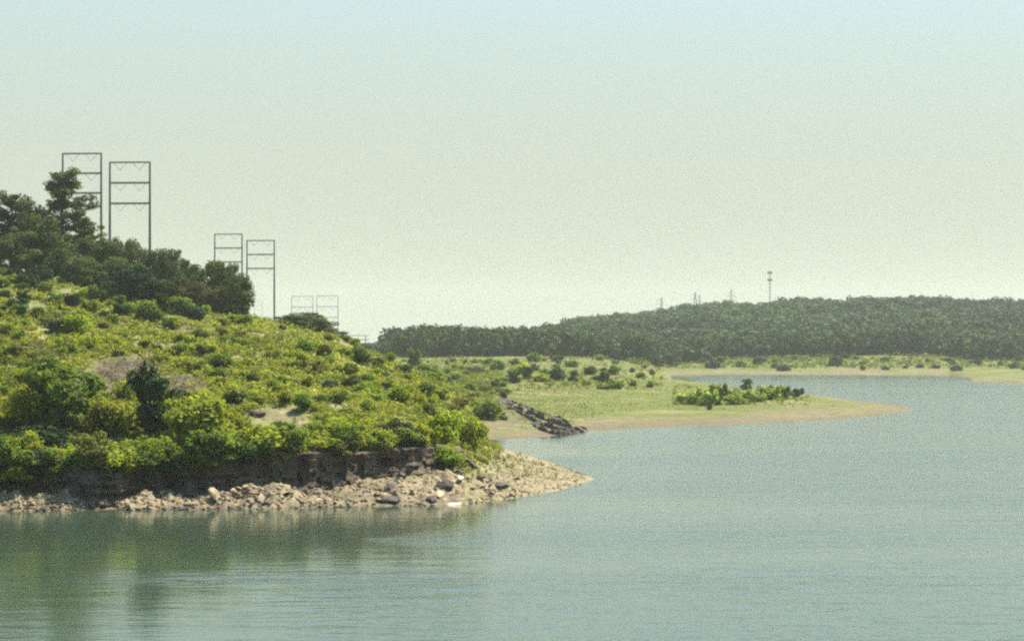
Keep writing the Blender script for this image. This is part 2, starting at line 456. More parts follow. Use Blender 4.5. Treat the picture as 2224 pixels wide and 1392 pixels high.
def ground_mat():
    m, nt, out = new_mat("ground cover")
    at = nt.nodes.new("ShaderNodeAttribute"); at.attribute_name = "cover"
    sep = nt.nodes.new("ShaderNodeSeparateColor"); nt.links.new(at.outputs["Color"], sep.inputs[0])
    n1 = noise(nt, .35, 5, worldpos(nt)); n2 = noise(nt, 2.2, 5, worldpos(nt)); n3 = noise(nt, .06, 4, worldpos(nt))
    grass = mixc(nt, ramp(nt, n1, .36, .64), (.15, .155, .04), (.26, .235, .08))
    grass = mixc(nt, ramp(nt, n3, .42, .6), grass, (.115, .135, .032))
    lush = mixc(nt, ramp(nt, n1, .35, .65), (.075, .092, .017), (.118, .122, .03))
    n6 = noise(nt, 1.0, 5, worldpos(nt, (.05, .11, 1)))
    lush = mixc(nt, ramp(nt, n6, .50, .68), lush, (.175, .148, .066))
    grass = mixc(nt, sep.outputs[2], grass, lush)
    sand = mixc(nt, ramp(nt, n2, .32, .7), (.175, .132, .078), (.31, .25, .155))
    sand = mixc(nt, ramp(nt, n1, .5, .72), sand, (.13, .105, .068))
    sand = mixc(nt, sep.outputs[2], sand, mixc(nt, ramp(nt, n1, .4, .62), (.135, .100, .062), (.195, .145, .092)))
    n4 = noise(nt, 9.0, 4, worldpos(nt)); n5 = noise(nt, 1.0, 3, worldpos(nt, (.04, .04, 7.0)))
    sand = mixc(nt, ramp(nt, n4, .52, .66), sand, (.10, .078, .052))
    sand = mixc(nt, ramp(nt, n5, .50, .58), sand, mixc(nt, .45, sand, (.115, .105, .05)))
    soil = mixc(nt, ramp(nt, n2, .35, .65), (.06, .042, .03), (.135, .095, .065))
    mud = n2
    c = mixc(nt, sep.outputs[0], grass, sand)
    c = mixc(nt, sep.outputs[1], c, soil)
    p = nt.nodes.new("ShaderNodeBsdfPrincipled"); p.inputs["Roughness"].default_value = .95; p.inputs["Specular IOR Level"].default_value = .12
    nt.links.new(c, p.inputs["Base Color"])
    nt.links.new(bump(nt, n2, .6, .25), p.inputs["Normal"])
    nt.links.new(p.outputs[0], out.inputs[0])
    return m
M_GROUND = ground_mat()

def water_mat():
    m, nt, out = new_mat("lake water")
    p = nt.nodes.new("ShaderNodeBsdfPrincipled")
    wp = worldpos(nt, (.010, .030, 1)); n0 = noise(nt, 1.0, 4, wp, .5)
    wp2 = worldpos(nt, (.5, 1.5, 1)); n1 = noise(nt, 1.0, 3, wp2, .5)
    wp3 = worldpos(nt, (.09, .35, 1)); n2 = noise(nt, 1.0, 4, wp3, .55)
    p.inputs["Base Color"].default_value = (.037, .056, .033, 1)
    p.inputs["IOR"].default_value = 1.45
    mr = nt.nodes.new("ShaderNodeMapRange"); nt.links.new(n0, mr.inputs[0])
    mr.inputs[1].default_value = .35; mr.inputs[2].default_value = .65; mr.inputs[3].default_value = .05; mr.inputs[4].default_value = .17
    nt.links.new(mr.outputs[0], p.inputs["Roughness"])
    ad = nt.nodes.new("ShaderNodeMath"); ad.operation = 'MULTIPLY_ADD'; ad.inputs[1].default_value = 2.0
    nt.links.new(n2, ad.inputs[0]); nt.links.new(n1, ad.inputs[2])
    bn = nt.nodes.new("ShaderNodeBump"); bn.inputs["Distance"].default_value = .25
    def mth(op, a, b=None):
        n = nt.nodes.new("ShaderNodeMath"); n.operation = op
        for k, v in enumerate((a, b)):
            if v is None: continue
            if hasattr(v, "links"): nt.links.new(v, n.inputs[k])
            else: n.inputs[k].default_value = v
        return n.outputs[0]
    g = nt.nodes.new("ShaderNodeNewGeometry"); sx = nt.nodes.new("ShaderNodeSeparateXYZ"); nt.links.new(g.outputs["Position"], sx.inputs[0])
    edge = mth('ADD', mth('ADD', sx.outputs[0], mth('MULTIPLY', sx.outputs[1], -.118)), 24.0)      # lee line running out from the point
    edge = mth('ADD', edge, mth('MULTIPLY', mth('SUBTRACT', n0, .5), 26.0))
    opn = ramp(nt, edge, -5.0, 3.5)
    lane = mth('ABSOLUTE', mth('ADD', mth('SUBTRACT', sx.outputs[1], 131.0), mth('MULTIPLY', mth('SUBTRACT', n2, .5), 5.0)))
    lane = mth('MULTIPLY', ramp(nt, lane, 5.0, 2.0), ramp(nt, sx.outputs[0], -32.0, -18.0))          # a cat's-paw of wind across the calm water
    opn = mth('MAXIMUM', opn, mth('MULTIPLY', lane, .75))
    opn = mth('MULTIPLY', opn, ramp(nt, sx.outputs[1], 60.0, 110.0))
    pat = nt.nodes.new("ShaderNodeMapRange"); nt.links.new(n0, pat.inputs[0])
    pat.inputs[1].default_value = .38; pat.inputs[2].default_value = .62; pat.inputs[3].default_value = .08; pat.inputs[4].default_value = .34
    st = mth('ADD', mth('MULTIPLY', opn, pat.outputs[0]), .06)
    ro = mth('ADD', mth('MULTIPLY', opn, .05), .09)
    nt.links.new(ro, p.inputs["Roughness"])
    nt.links.new(st, bn.inputs["Strength"]); nt.links.new(ad.outputs[0], bn.inputs["Height"])
    nt.links.new(bn.outputs[0], p.inputs["Normal"])
    nt.links.new(p.outputs[0], out.inputs[0])
    return m
M_WATER = water_mat()

# ------------------------------------------------------------------ the setting: ground, bank, water
def build_ground():
    nx, nd = G.shape
    v = np.stack([XX, DD, G], 2).reshape(-1, 3)
    idx = np.arange(nx * nd).reshape(nx, nd)
    f = np.stack([idx[:-1, :-1], idx[1:, :-1], idx[1:, 1:], idx[:-1, 1:]], 2).reshape(-1, 4)
    nz = fbm(XX * .05, DD * .05, 4, 60); nf = fbm(XX * .35, DD * .35, 3, 61)
    sand = np.zeros_like(G); soil = np.zeros_like(G); lush = np.zeros_like(G)
    # near shore: bare tan rubble below the bank and on the point
    bare = (WHO == 0) * (1 - sstep(-.3, 1.6, DD - A_BASE)) * (PP < 1010)
    sand = np.maximum(sand, bare)
    pt = (WHO == 0) * (PP >= 1000) * (1 - .45 * sstep(1.3, 2.2, G + nf * .6) - .12)
    sand = np.maximum(sand, pt * sstep(990, 1030, PP))
    soil = np.maximum(soil, bare * sstep(.05, .5, nf) * .75)
    soil = np.maximum(soil, bare * (1 - sstep(.02, .28, G + nf * .2)) * .7)
    # drawdown margin of the plain, the spit and the far shore
    mar = ((WHO == 1)) * (1 - sstep(.32, 1.05, G + nz * .8 + nf * .25))
    sand = np.maximum(sand, mar * np.clip(.72 + nf * .5 + nz * .3, 0, .92))
    soil = np.maximum(soil, (WHO == 1) * (1 - sstep(.05, .45, G + nf * .2)) * .45)
    soil = np.maximum(soil, (WHO == 2) * (1 - sstep(.05, .6, G + nf * .3)) * .4)
    farm = (WHO == 2) * (1 - sstep(.8, 1.6, G + nz * 1.6))
    sand = np.maximum(sand, farm * np.clip(.5 + nf * .5, 0, .7))
    # worn tan patches and brown soil showing through the grass of the near hill
    hp = (WHO == 0) * (PP < 1010) * sstep(1, 5, DD - A_TOP)
    sand = np.maximum(sand, hp * sstep(.30, .62, nf + nz * .6) * .8)
    soil = np.maximum(soil, hp * sstep(.28, .6, fbm(XX * .12, DD * .09, 4, 63)) * .75)
    # named bare patches, placed where the ground is seen
    for (cx, cy, rx, ry, kind, amt) in ((268, 812, 95, 44, 'soil', 1.0), (395, 835, 70, 24, 'soil', .8), (60, 770, 60, 30, 'soil', .55), (600, 905, 62, 26, 'sand', 1.0), (650, 925, 48, 18, 'sand', .9),
                                        (70, 668, 36, 10, 'sand', .6), (92, 720, 18, 20, 'sand', .4), (765, 795, 40, 12, 'sand', .3), (735, 880, 30, 12, 'sand', .6), (1085, 925, 60, 30, 'sand', .7),
                                        (275, 690, 34, 8, 'sand', .3), (745, 1012, 40, 22, 'sand', .0), (1865, 808, 70, 6, 'sand', 1.0), (2040, 806, 40, 4, 'sand', .9), (1165, 772, 30, 5, 'sand', .9), (1400, 800, 40, 5, 'soil', .6),
                                        (1110, 900, 60, 22, 'soil', .4), (1020, 892, 45, 10, 'soil', .6), (180, 880, 30, 40, 'soil', .7), (500, 915, 22, 10, 'soil', .8)):
        q = np.exp(-(((PP - cx) / rx) ** 2 + ((ROWS - cy) / ry) ** 2) ** 1.6) * amt
        q = q * np.clip(1.0 + nf * 1.3, 0, 1) * (G > .1)
        if kind == 'sand': sand = np.maximum(sand, q); soil = soil * (1 - q)
        else: soil = np.maximum(soil, q)
    lush = (WHO == 1) * sstep(.8, 1.6, G + nz) * (1 - sstep(2.4, 3.2, G + nz * 1.2)) 
    lush = np.maximum(lush, (WHO == 0) * sstep(-.1, .3, nz) * .6)
    lush = np.where(WHO >= 1, 1.0, lush * (1 - np.clip(sand * 1.5, 0, 1)))
    cov = np.stack([np.clip(sand, 0, 1), np.clip(soil, 0, 1), np.clip(lush, 0, 1), np.ones_like(G)], 2)
    me = mesh_np("ground", v, f, [M_GROUND], True, {"cover": ('FLOAT_COLOR', cov.reshape(-1, 4))})
    tag(link("ground", me), kind='structure')
    return sand, soil
SAND, SOIL = build_ground()

def build_bank():
    """the eroded clay face: an undercut, fluted wall between the rubble and the sod"""
    pxs = np.arange(-300, 1008, 1.6)
    nt_ = 40
    V = []
    for px in pxs:
        d, h = section(PA, px)
        db, dt, zb, zt = d[1], d[2], h[1] - .35, h[2] + .12
        x_ = X(px, 190)
        fade = float(sstep(1008, 960, px)) 
        t = np.linspace(0, 1, nt_)
        left = float(sstep(680, 560, px))
        but = fbm(np.array([x_ * .33]), np.array([2.0]), 4, 70)[0] * (1.2 + 1.5 * left)
        zz = zb + (zt - zb) * t + .35 * vnoise(np.full(nt_, x_ * .12), np.full(nt_, 1.), 75)
        lay = np.floor(zz * 2.6 + .25 * fbm(np.full(nt_, x_ * .8), zz, 2, 79))          # beds about 0.4 m thick
        hard = _hash(lay, np.zeros(nt_), 76) - .5 + .9 * vnoise(np.full(nt_, x_ * .45), lay * 3.7, 77)
        crack = np.clip(.16 - np.abs(vnoise(np.full(nt_, x_ * .75) + lay * .21, lay * .4, 78)), 0, 1) / .16
        prof_d = db + .35 + 1.0 * t * (.4 + left) + but - hard * (.45 + .65 * left) * np.sin(math.pi * np.minimum(t * 1.1, 1)) ** .5 + crack * .7
        prof_d = prof_d + fbm(np.full(nt_, x_ * 2.6), t * 7, 3, 72) * .35 + .7 * np.sin(t * math.pi * .95) * (1 - .5 * left)
        prof_d = np.maximum(prof_d, db - 1.2)
        prof_d = prof_d + float(sstep(620, 660, px) * (1 - sstep(890, 930, px))) * 1.0 * max(0, math.sin(x_ * 2.6 + 1.5 * math.sin(x_ * .9))) * np.sin(t * math.pi)
        lip = sstep(.86, 1.0, t)
        prof_d = np.minimum(prof_d, dt + 1.5) * (1 - lip) + (dt + 2.5) * lip
        prof_z = zb + (zt - zb) * np.minimum(t / .93, 1.0) + (fbm(np.full(nt_, x_ * .45), np.full(nt_, 3.), 4, 74) - .15) * (.5 + .7 * left) * t
        prof_d = prof_d + (1 - fade) * 1.2
        V.append(np.stack([X(px, prof_d), prof_d, prof_z], 1))
    V = np.array(V)
    n = len(pxs)
    idx = np.arange(n * nt_).reshape(n, nt_)
    f = np.stack([idx[:-1, :-1], idx[1:, :-1], idx[1:, 1:], idx[:-1, 1:]], 2).reshape(-1, 4)
    me = mesh_np("eroded_bank", V.reshape(-1, 3), f, [M_BANK], False)
    tag(link("bank_terrain", me), kind='structure')
build_bank()

me = bpy.data.meshes.new("water")
me.from_pydata([(-3600, -260, 0), (3600, -260, 0), (3600, 3000, 0), (-3600, 3000, 0)], [], [(0, 1, 2, 3)])
me.materials.append(M_WATER); me.update()
tag(link("water", me), kind='structure')

# ------------------------------------------------------------------ plants: prototypes
SHRUBS = {}
def shrub_mesh(seed, shape, n, size):
    r = np.random.default_rng(seed)
    cl = []
    if shape == 'round':
        for k in range(16):
            a, q = r.random() * 6.28, r.random() ** .5
            z = .22 + .55 * r.random()
            w = .5 * math.sqrt(max(.08, 1 - ((z - .4) / .6) ** 2)) * .72
            cl.append((math.cos(a) * q * w, math.sin(a) * q * w, z, .15 + .10 * r.random(), .13 + .1 * r.random()))
        cl.append((0, 0, .4, .34, .36))
    elif shape == 'low':
        for k in range(20):
            a, q = r.random() * 6.28, r.random() ** .5
            cl.append((math.cos(a) * q * .42, math.sin(a) * q * .42, .18 + .55 * r.random() * (1 - q * .6), .10 + .09 * r.random(), .14 + .14 * r.random()))
        cl.append((0, 0, .25, .38, .28))
    elif shape == 'tall':
        for k in range(20):
            z = .1 + .8 * r.random()
            a, q = r.random() * 6.28, r.random() ** .5
            w = .42 * (1 - abs(z - .5) * .9)
            cl.append((math.cos(a) * q * w, math.sin(a) * q * w, z, .13 + .09 * r.random(), .08 + .06 * r.random()))
        cl.append((0, 0, .45, .27, .4))
    else:   # ragged
        for k in range(13):
            a, q = r.random() * 6.28, r.random() ** .4
            z = .15 + .75 * r.random()
            cl.append((math.cos(a) * q * .4, math.sin(a) * q * .4, z * (1 - .35 * q), .09 + .09 * r.random(), .08 + .1 * r.random()))
        cl.append((0, 0, .28, .25, .28))
    v, f, t = leaf_cloud(r, cl, n, size)
    v[:, 2] = np.maximum(v[:, 2], -.05)
    st = []
    for k in range(6):
        c = cl[k]
        st.append(tube([(c[0] * .15, c[1] * .15, -.12), (c[0] * .5, c[1] * .5, c[2] * .5), (c[0], c[1], c[2])], [.018, .013, .006], 4))
    sv, sf = merge(st)
    # stems join the leaves in one mesh: the photo shows no bare wood on these
    v2 = np.vstack([v, sv]); f2 = np.vstack([f, sf + len(v)])
    t2 = np.concatenate([t, np.zeros(len(sv))])
    mi = np.concatenate([np.zeros(len(f), int), np.ones(len(sf), int)])
    return mesh_np("shrub_" + shape, v2, f2, [TONES['mid-green'], M_BARK], False, {"tint": ('FLOAT', t2)}, mi)
for si, shape in enumerate(('round', 'low', 'tall', 'ragged')):
    SHRUBS[shape] = [shrub_mesh(100 + si * 10 + k, shape, (2600, 2200, 2600, 1500)[si], .046) for k in range(3)]
SHRUBS_SMALL = {s: [shrub_mesh(300 + i * 10 + k, s, 650, .085) for k in range(2)] for i, s in enumerate(('round', 'low', 'tall', 'ragged'))}

PLACED = []                   # (px, py, radius px) of the hand-placed ones
ITEMS = []                    # things whose labels are settled at the end: (object, size word, tone, noun, zone)
ORD = {2: ['left', 'right'], 3: ['leftmost', 'middle', 'rightmost'], 4: ['leftmost', 'second from left', 'third from left', 'rightmost'],
       5: ['leftmost', 'second from left', 'middle', 'second from right', 'rightmost'],
       6: ['leftmost', 'second from left', 'third from left', 'third from right', 'second from right', 'rightmost']}
NUM = {2: 'two', 3: 'three', 4: 'four', 5: 'five', 6: 'six'}

def put_shrub(px, d, w_px, h_px, tone, shape, sink=.06, small=False):
    lib = (SHRUBS_SMALL if small else SHRUBS)[shape]
    o = link("shrub", rnd.choice(lib))
    z = float(gz(px, d))
    w, h = w_px * d / FPX, h_px * d / FPX
    o.location = (X(px, d), d, z - sink * h)
    k_ = 1.35 if shape == 'tall' else 1.05
    o.scale = (w * k_, w * k_ * (.9 + .25 * rnd.random()), h * 1.06)
    o.rotation_euler = (R(rnd.uniform(-5, 5)), R(rnd.uniform(-5, 5)), rnd.random() * 6.28)
    o.material_slots[0].link = 'OBJECT'
    o.material_slots[0].material = TONES[tone]
    o["category"] = "shrub"
    return o

NAMED = [
 # column, row of the foot, width, height (photo pixels), tone, shape, label
 (140, 935, 120, 165, 'mid-green', 'tall', 'tall bushy green shrub with a sunlit crown above the left end of the bank'),
 (66, 930, 105, 100, 'yellow-green', 'round', 'rounded yellow-green shrub leaning against the tall bushy one on the left'),
 (335, 948, 88, 165, 'dark green', 'tall', 'tall narrow dark green shrub standing right of the brown hollow'),
 (432, 968, 150, 118, 'yellow-green', 'round', 'largest dome-shaped yellow-green shrub, between the dark narrow shrub and the sandy scar'),
 (228, 950, 105, 88, 'yellow-green', 'round', 'rounded yellow-green shrub just below the brown hollow'),
 (340, 995, 90, 75, 'bright green', 'ragged', 'bright green shrub growing at the foot of the tall narrow dark shrub'),
 (95, 972, 130, 62, 'dark green', 'low', 'low dark green shrub in shade under the tall bushy one on the left'),
 (560, 990, 130, 80, 'yellow-green', 'low', 'wide yellow-green shrub right below the sandy scar'),
 (468, 1005, 80, 62, 'grey-green', 'ragged', 'wispy grey-green shrub hanging at a gap in the bank edge'),
 (865, 968, 100, 82, 'grey-green', 'ragged', 'dark-centred grey-green shrub on top of the fluted bank face'),
 (962, 1020, 88, 58, 'bright green', 'round', 'round green shrub growing in the notch at the right end of the bank'),
 (1062, 912, 92, 62, 'bright green', 'ragged', 'bright green shrub just left of the dark rock outcrop'),
 (1020, 972, 80, 92, 'yellow-green', 'ragged', 'upright yellow-green shrub at the hill foot beside the bare cove sand'),
 (965, 965, 90, 80, 'yellow-green', 'round', 'yellow-green shrub above the round one in the notch'),
 (505, 882, 62, 45, 'dark green', 'ragged', 'small dark shrub over the upper left edge of the sandy scar'),
 (622, 962, 40, 50, 'mid-green', 'tall', 'small upright shrub standing in front of the sandy scar'),
 (1212, 828, 40, 34, 'dark green', 'round', 'dark round shrub standing alone on the plain above the outcrop'),
 (1148, 824, 20, 27, 'dark green', 'tall', 'small upright dark shrub left of the lone round one'),
 (1115, 832, 26, 26, 'dark green', 'tall', 'dark leaning shrub at the left edge of the plain bushes'),
 (900, 798, 36, 42, 'mid-green', 'round', 'round green shrub on the hill shoulder in front of the far trees'),
 (783, 790, 40, 40, 'mid-green', 'round', 'dense green shrub on the skyline where the hill drops to the plain'),
 (1625, 848, 20, 25, 'mid-green', 'tall', 'small upright shrub between the two bush clumps on the spit'),
 (1535, 882, 54, 52, 'light green', 'ragged', 'bright green shrub in the middle of the left clump on the spit'),
 (1503, 878, 58, 42, 'light green', 'low', 'yellow-green shrub at the left end of the left clump on the spit'),
 (1562, 868, 48, 50, 'bright green', 'ragged', 'tallest shrub of the left clump on the spit, against the inlet water'),
 (1596, 878, 48, 28, 'yellow-green', 'low', 'low shrub trailing off right of the left clump on the spit'),
 (1638, 872, 52, 36, 'light green', 'low', 'leftmost shrub of the right clump on the spit'),
 (1668, 868, 54, 44, 'light green', 'ragged', 'yellowish shrub in the middle of the right clump on the spit'),
 (1700, 866, 44, 40, 'bright green', 'ragged', 'green shrub just right of the middle of the right clump on the spit'),
 (1726, 864, 22, 22, 'dark green', 'round', 'dark round shrub at the right end of the clump on the spit'),
 (1740, 858, 14, 16, 'dark green', 'round', 'tiny dark shrub farthest out on the spit'),
 (1560, 880, 16, 24, 'dark green', 'tall', 'narrow dark shrub within the left clump on the spit'),
 (1540, 890, 14, 12, 'dark green', 'round', 'tiny dark shrub below the left clump on the spit'),
 (1413, 842, 14, 16, 'mid-green', 'tall', 'small green shrub left of the inlet end, near the water'),
 (1375, 840, 14, 16, 'mid-green', 'tall', 'small lone green shrub on the pale grass beyond the outcrop'),
 (320, 702, 62, 52, 'mid-green', 'round', 'green shrub at the foot of the dark tree on the ridge edge'),
 (352, 692, 26, 60, 'dark green', 'tall', 'slim dark shrub at the right foot of the dark ridge tree'),
 (258, 684, 30, 26, 'dark green', 'round', 'small dark rounded shrub left of the dark ridge tree'),
 (370, 712, 34, 32, 'mid-green', 'ragged', 'mid-green shrub right of the dark ridge tree on the grass'),
 (435, 738, 34, 26, 'mid-green', 'round', 'rounded shrub below the round-topped tree at the ridge end'),
]
for (px, py, w, h, tone, shape, label) in NAMED:
    d = ground_at(px, py)
    if d is None: continue
    o = put_shrub(px, d, w, h, tone, shape, small=d > 420)
    tag(o, label, "shrub", "shrubs of the lake shore")
    PLACED.append((px, py - h * .45, w * .5, h * .5))

BARE = [(612, 912, 70, 30), (268, 815, 85, 36), (395, 838, 60, 18), (72, 668, 28, 7), (92, 722, 12, 14), (180, 885, 22, 26), (735, 882, 16, 6), (765, 797, 24, 5), (1085, 925, 45, 28)]
def is_bare(px, py):
    return any(((px - a) / b2) ** 2 + ((py - 6 - c) / (d2 + 8)) ** 2 < 1 for a, c, b2, d2 in BARE)
def zone_of(px, py, d):
    if d > 560 and px > 1380 and py < 815: return 'along the far shore'
    if px > 1440: return 'on the grassy spit'
    if d > 420: return 'on the plain near the wood' if py < 812 else 'on the plain near the inlet'
    if px > 1000: return 'around the cove head'
    if abs(px - 605) < 120 and 850 < py < 960: return 'around the sandy scar'
    if abs(px - 300) < 130 and 760 < py < 880: return 'around the brown hollow'
    if py > 950: return 'on the left bank edge' if px < 380 else 'on the middle bank edge' if px < 700 else 'on the right bank edge'
    if px < 380 and py < 720: return 'just below the ridge trees'
    if px < 220: return 'low on the left slope' if py > 800 else 'halfway up the left slope'
    if px < 560: return 'on the middle slope' if py > 770 else 'on the bright upper slope'
    if px < 760: return 'below the dome of trees' if py < 850 else 'on the slope right of the scar'
    return 'on the shoulder above the cove' if py > 860 else 'on the shoulder skyline'

def scatter(n, region, size, tones, shapes, minsep, small, smax):
    done = tries = 0
    while done < n and tries < n * 60:
        tries += 1
        px, py = rnd.uniform(region[0], region[2]), rnd.uniform(region[1], region[3])
        if is_bare(px, py) and rnd.random() < .9: continue
        d = ground_at(px, py)
        if d is None: continue
        z = float(gz(px, d))
        if z < .8: continue
        i = int(np.clip(np.searchsorted(PXS, px), 0, len(PXS) - 1)); j = int(np.clip(np.searchsorted(DS, d), 0, len(DS) - 1))
        if WHO[i, j] == 0 and d < A_TOP[i, 0] + .6: continue
        bare = max(SAND[i, j] * .9, SOIL[i, j])
        if rnd.random() < bare * .85: continue
        s = size * (.6 + .8 * rnd.random() ** 1.6)
        w_px = s * FPX / d; h_px = w_px * rnd.uniform(.55, .95)
        if w_px > smax: continue
        if any(((px - a) / (b2 + w_px * .5 * minsep)) ** 2 + ((py - h_px * .45 - c) / (d2 + h_px * .5 * minsep)) ** 2 < .8 for a, c, b2, d2 in PLACED): continue
        tone = rnd.choices(list(tones), list(tones.values()))[0]
        shape = rnd.choice(shapes)
        o = put_shrub(px, d, w_px, h_px, tone, shape, small=small)
        PLACED.append((px, py - h_px * .45, w_px * .5 * .8, h_px * .5 * .8))
        szw = 'small' if s < size * .8 else 'large' if s > size * 1.15 else 'mid-sized'
        ITEMS.append((o, szw, tone, 'shrub', zone_of(px, py, d), px))
        done += 1

T_NEAR = {'yellow-green': 4, 'bright green': 4, 'mid-green': 1.3, 'olive': 1.6, 'grey-green': .7, 'dark green': .12}
def lip_row(n, a, b, drop):
    """shrubs rooted on the very edge of the bank and hanging over it"""
    for k in range(n):
        px = a + (b - a) * (k + rnd.random() * .9) / n
        i = int(np.searchsorted(PXS, px))
        d = float(A_TOP[i, 0]) - 1.6 + rnd.uniform(0, 1.6)
        w, h = rnd.uniform(60, 115), rnd.uniform(48, 78)
        tone = rnd.choices(list(T_NEAR), list(T_NEAR.values()))[0]
        o = put_shrub(px, d, w, h, tone, rnd.choice(['round', 'low', 'ragged']))
        o.location.z = float(gz(px, float(A_TOP[i, 0]) + .6)) - rnd.uniform(.2, drop)
        ITEMS.append((o, 'small' if w < 76 else 'large' if w > 98 else 'mid-sized', tone, 'overhanging shrub', 'at the left bank lip' if px < 300 else 'at the middle bank lip', px))
        PLACED.append((px, HOR + (CAM_H - o.location.z) * FPX / d - h * .4, w * .35, h * .35))
lip_row(26, -25, 640, 1.0)
lip_row(13, 0, 640, 2.6)
lip_row(8, 640, 930, .7)
T_PLAIN = {'yellow-green': 1.5, 'bright green': 2, 'mid-green': 2.6, 'olive': 2, 'grey-green': 2.2, 'dark green': 1}
scatter(38, (-20, 935, 1040, 1010), 2.9, T_NEAR, ['round', 'low', 'ragged', 'low'], .55, False, 130)
scatter(62, (-20, 800, 1000, 940), 2.5, T_NEAR, ['round', 'low', 'ragged'], .7, False, 110)
scatter(62, (-20, 640, 960, 800), 2.5, T_NEAR, ['round', 'low', 'ragged'], .7, False, 80)
scatter(22, (700, 740, 1000, 880), 2.6, T_PLAIN, ['round', 'low', 'ragged'], .7, False, 60)
scatter(44, (900, 782, 1420, 850), 4.0, T_PLAIN, ['round', 'low', 'ragged', 'low'], .5, True, 60)
scatter(14, (980, 850, 1100, 905), 2.6, T_PLAIN, ['round', 'low', 'ragged'], .6, False, 60)
scatter(34, (1400, 779, 2230, 806), 5.0, {'mid-green': 2, 'dark green': 2, 'olive': 1}, ['round', 'low', 'low'], .4, True, 40)

# ------------------------------------------------------------------ ridge trees
def tree_meshes(seed, kind, n=4200):
    """unit tree: height 1, trunk mesh and crown mesh"""
    r = np.random.default_rng(seed)
    parts, cl = [], []
    if kind == 'pine':
        bend = r.normal(size=2) * .02
        parts.append(tube([(0, 0, -.08), (bend[0], bend[1], .35), (bend[0] * 1.5, bend[1] * 1.5, .7), (bend[0], bend[1], .97)], [.020, .016, .010, .003], 7))
        for k in range(46):
            z = .20 + .76 * (k + r.random()) / 46
            a = k * 2.4 + r.random()
            L = (.24 * (1 - ((z - .20) / .84) ** 1.5) + .05) * (.32 + .95 * r.random())
            up = .04 + .08 * r.random()
            tip = (math.cos(a) * L, math.sin(a) * L, z + up)
            parts.append(tube([(0, 0, z), (tip[0] * .5, tip[1] * .5, z + up * .35), tip], [.006, .004, .002], 4))
            for q in (.55, .8, 1.0):
                cl.append((tip[0] * q + r.normal() * .012, tip[1] * q + r.normal() * .012, z + up * q + .005, .027 + .033 * r.random(), .020 + .024 * r.random()))
        cl.append((0, 0, .965, .03, .03))
        v, f, t = leaf_cloud(r, cl, n, .014, .45, .5, .2)
    else:
        lean = r.normal(size=2) * .03
        parts.append(tube([(0, 0, -.08), (lean[0] * .3, lean[1] * .3, .18), (lean[0], lean[1], .42), (lean[0] * 1.4, lean[1] * 1.4, .7)], [.030, .024, .017, .007], 7))
        lo = .03 if kind == 'full' else .14
        for k in range(44):
            z = lo + (.92 - lo) * r.random()
            q = r.random() ** .5
            a = r.random() * 6.28
            w = .34 * math.sqrt(max(.04, 1 - ((z - .48) / .52) ** 2))
            c = (math.cos(a) * w * q, math.sin(a) * w * q, z)
            rr = .065 + .065 * r.random()
            cl.append((*c, rr, rr * (.7 + .3 * r.random())))
            if k < 12:
                parts.append(tube([(lean[0] * .8, lean[1] * .8, max(.16, z - .22)), (c[0] * .6, c[1] * .6, z - .08), c], [.011, .007, .003], 4))
        cl.append((0, 0, .5, .22, .30))
        v, f, t = leaf_cloud(r, cl, n, .019, .62, .35, .35)
    return tube_mesh("trunk_" + kind, parts, M_BARK), mesh_np("crown_" + kind, v, f, [M_PINE if kind == 'pine' else TONES['dark green']], False, {"tint": ('FLOAT', t)})

PROTO = {k: [tree_meshes(500 + 10 * i + j, k, n) for j in range(m)] for i, (k, m, n) in enumerate((('pine', 3, 9500), ('broad', 3, 7500), ('full', 3, 8000)))}
TONES['pine'] = M_PINE
TONES['ridge'] = foliage("ridge leaf", (.028, .046, .014), (.098, .13, .032), .36)
TONES['ridge brown'] = foliage("ridge leaf browner", (.038, .04, .015), (.09, .092, .028), .34)

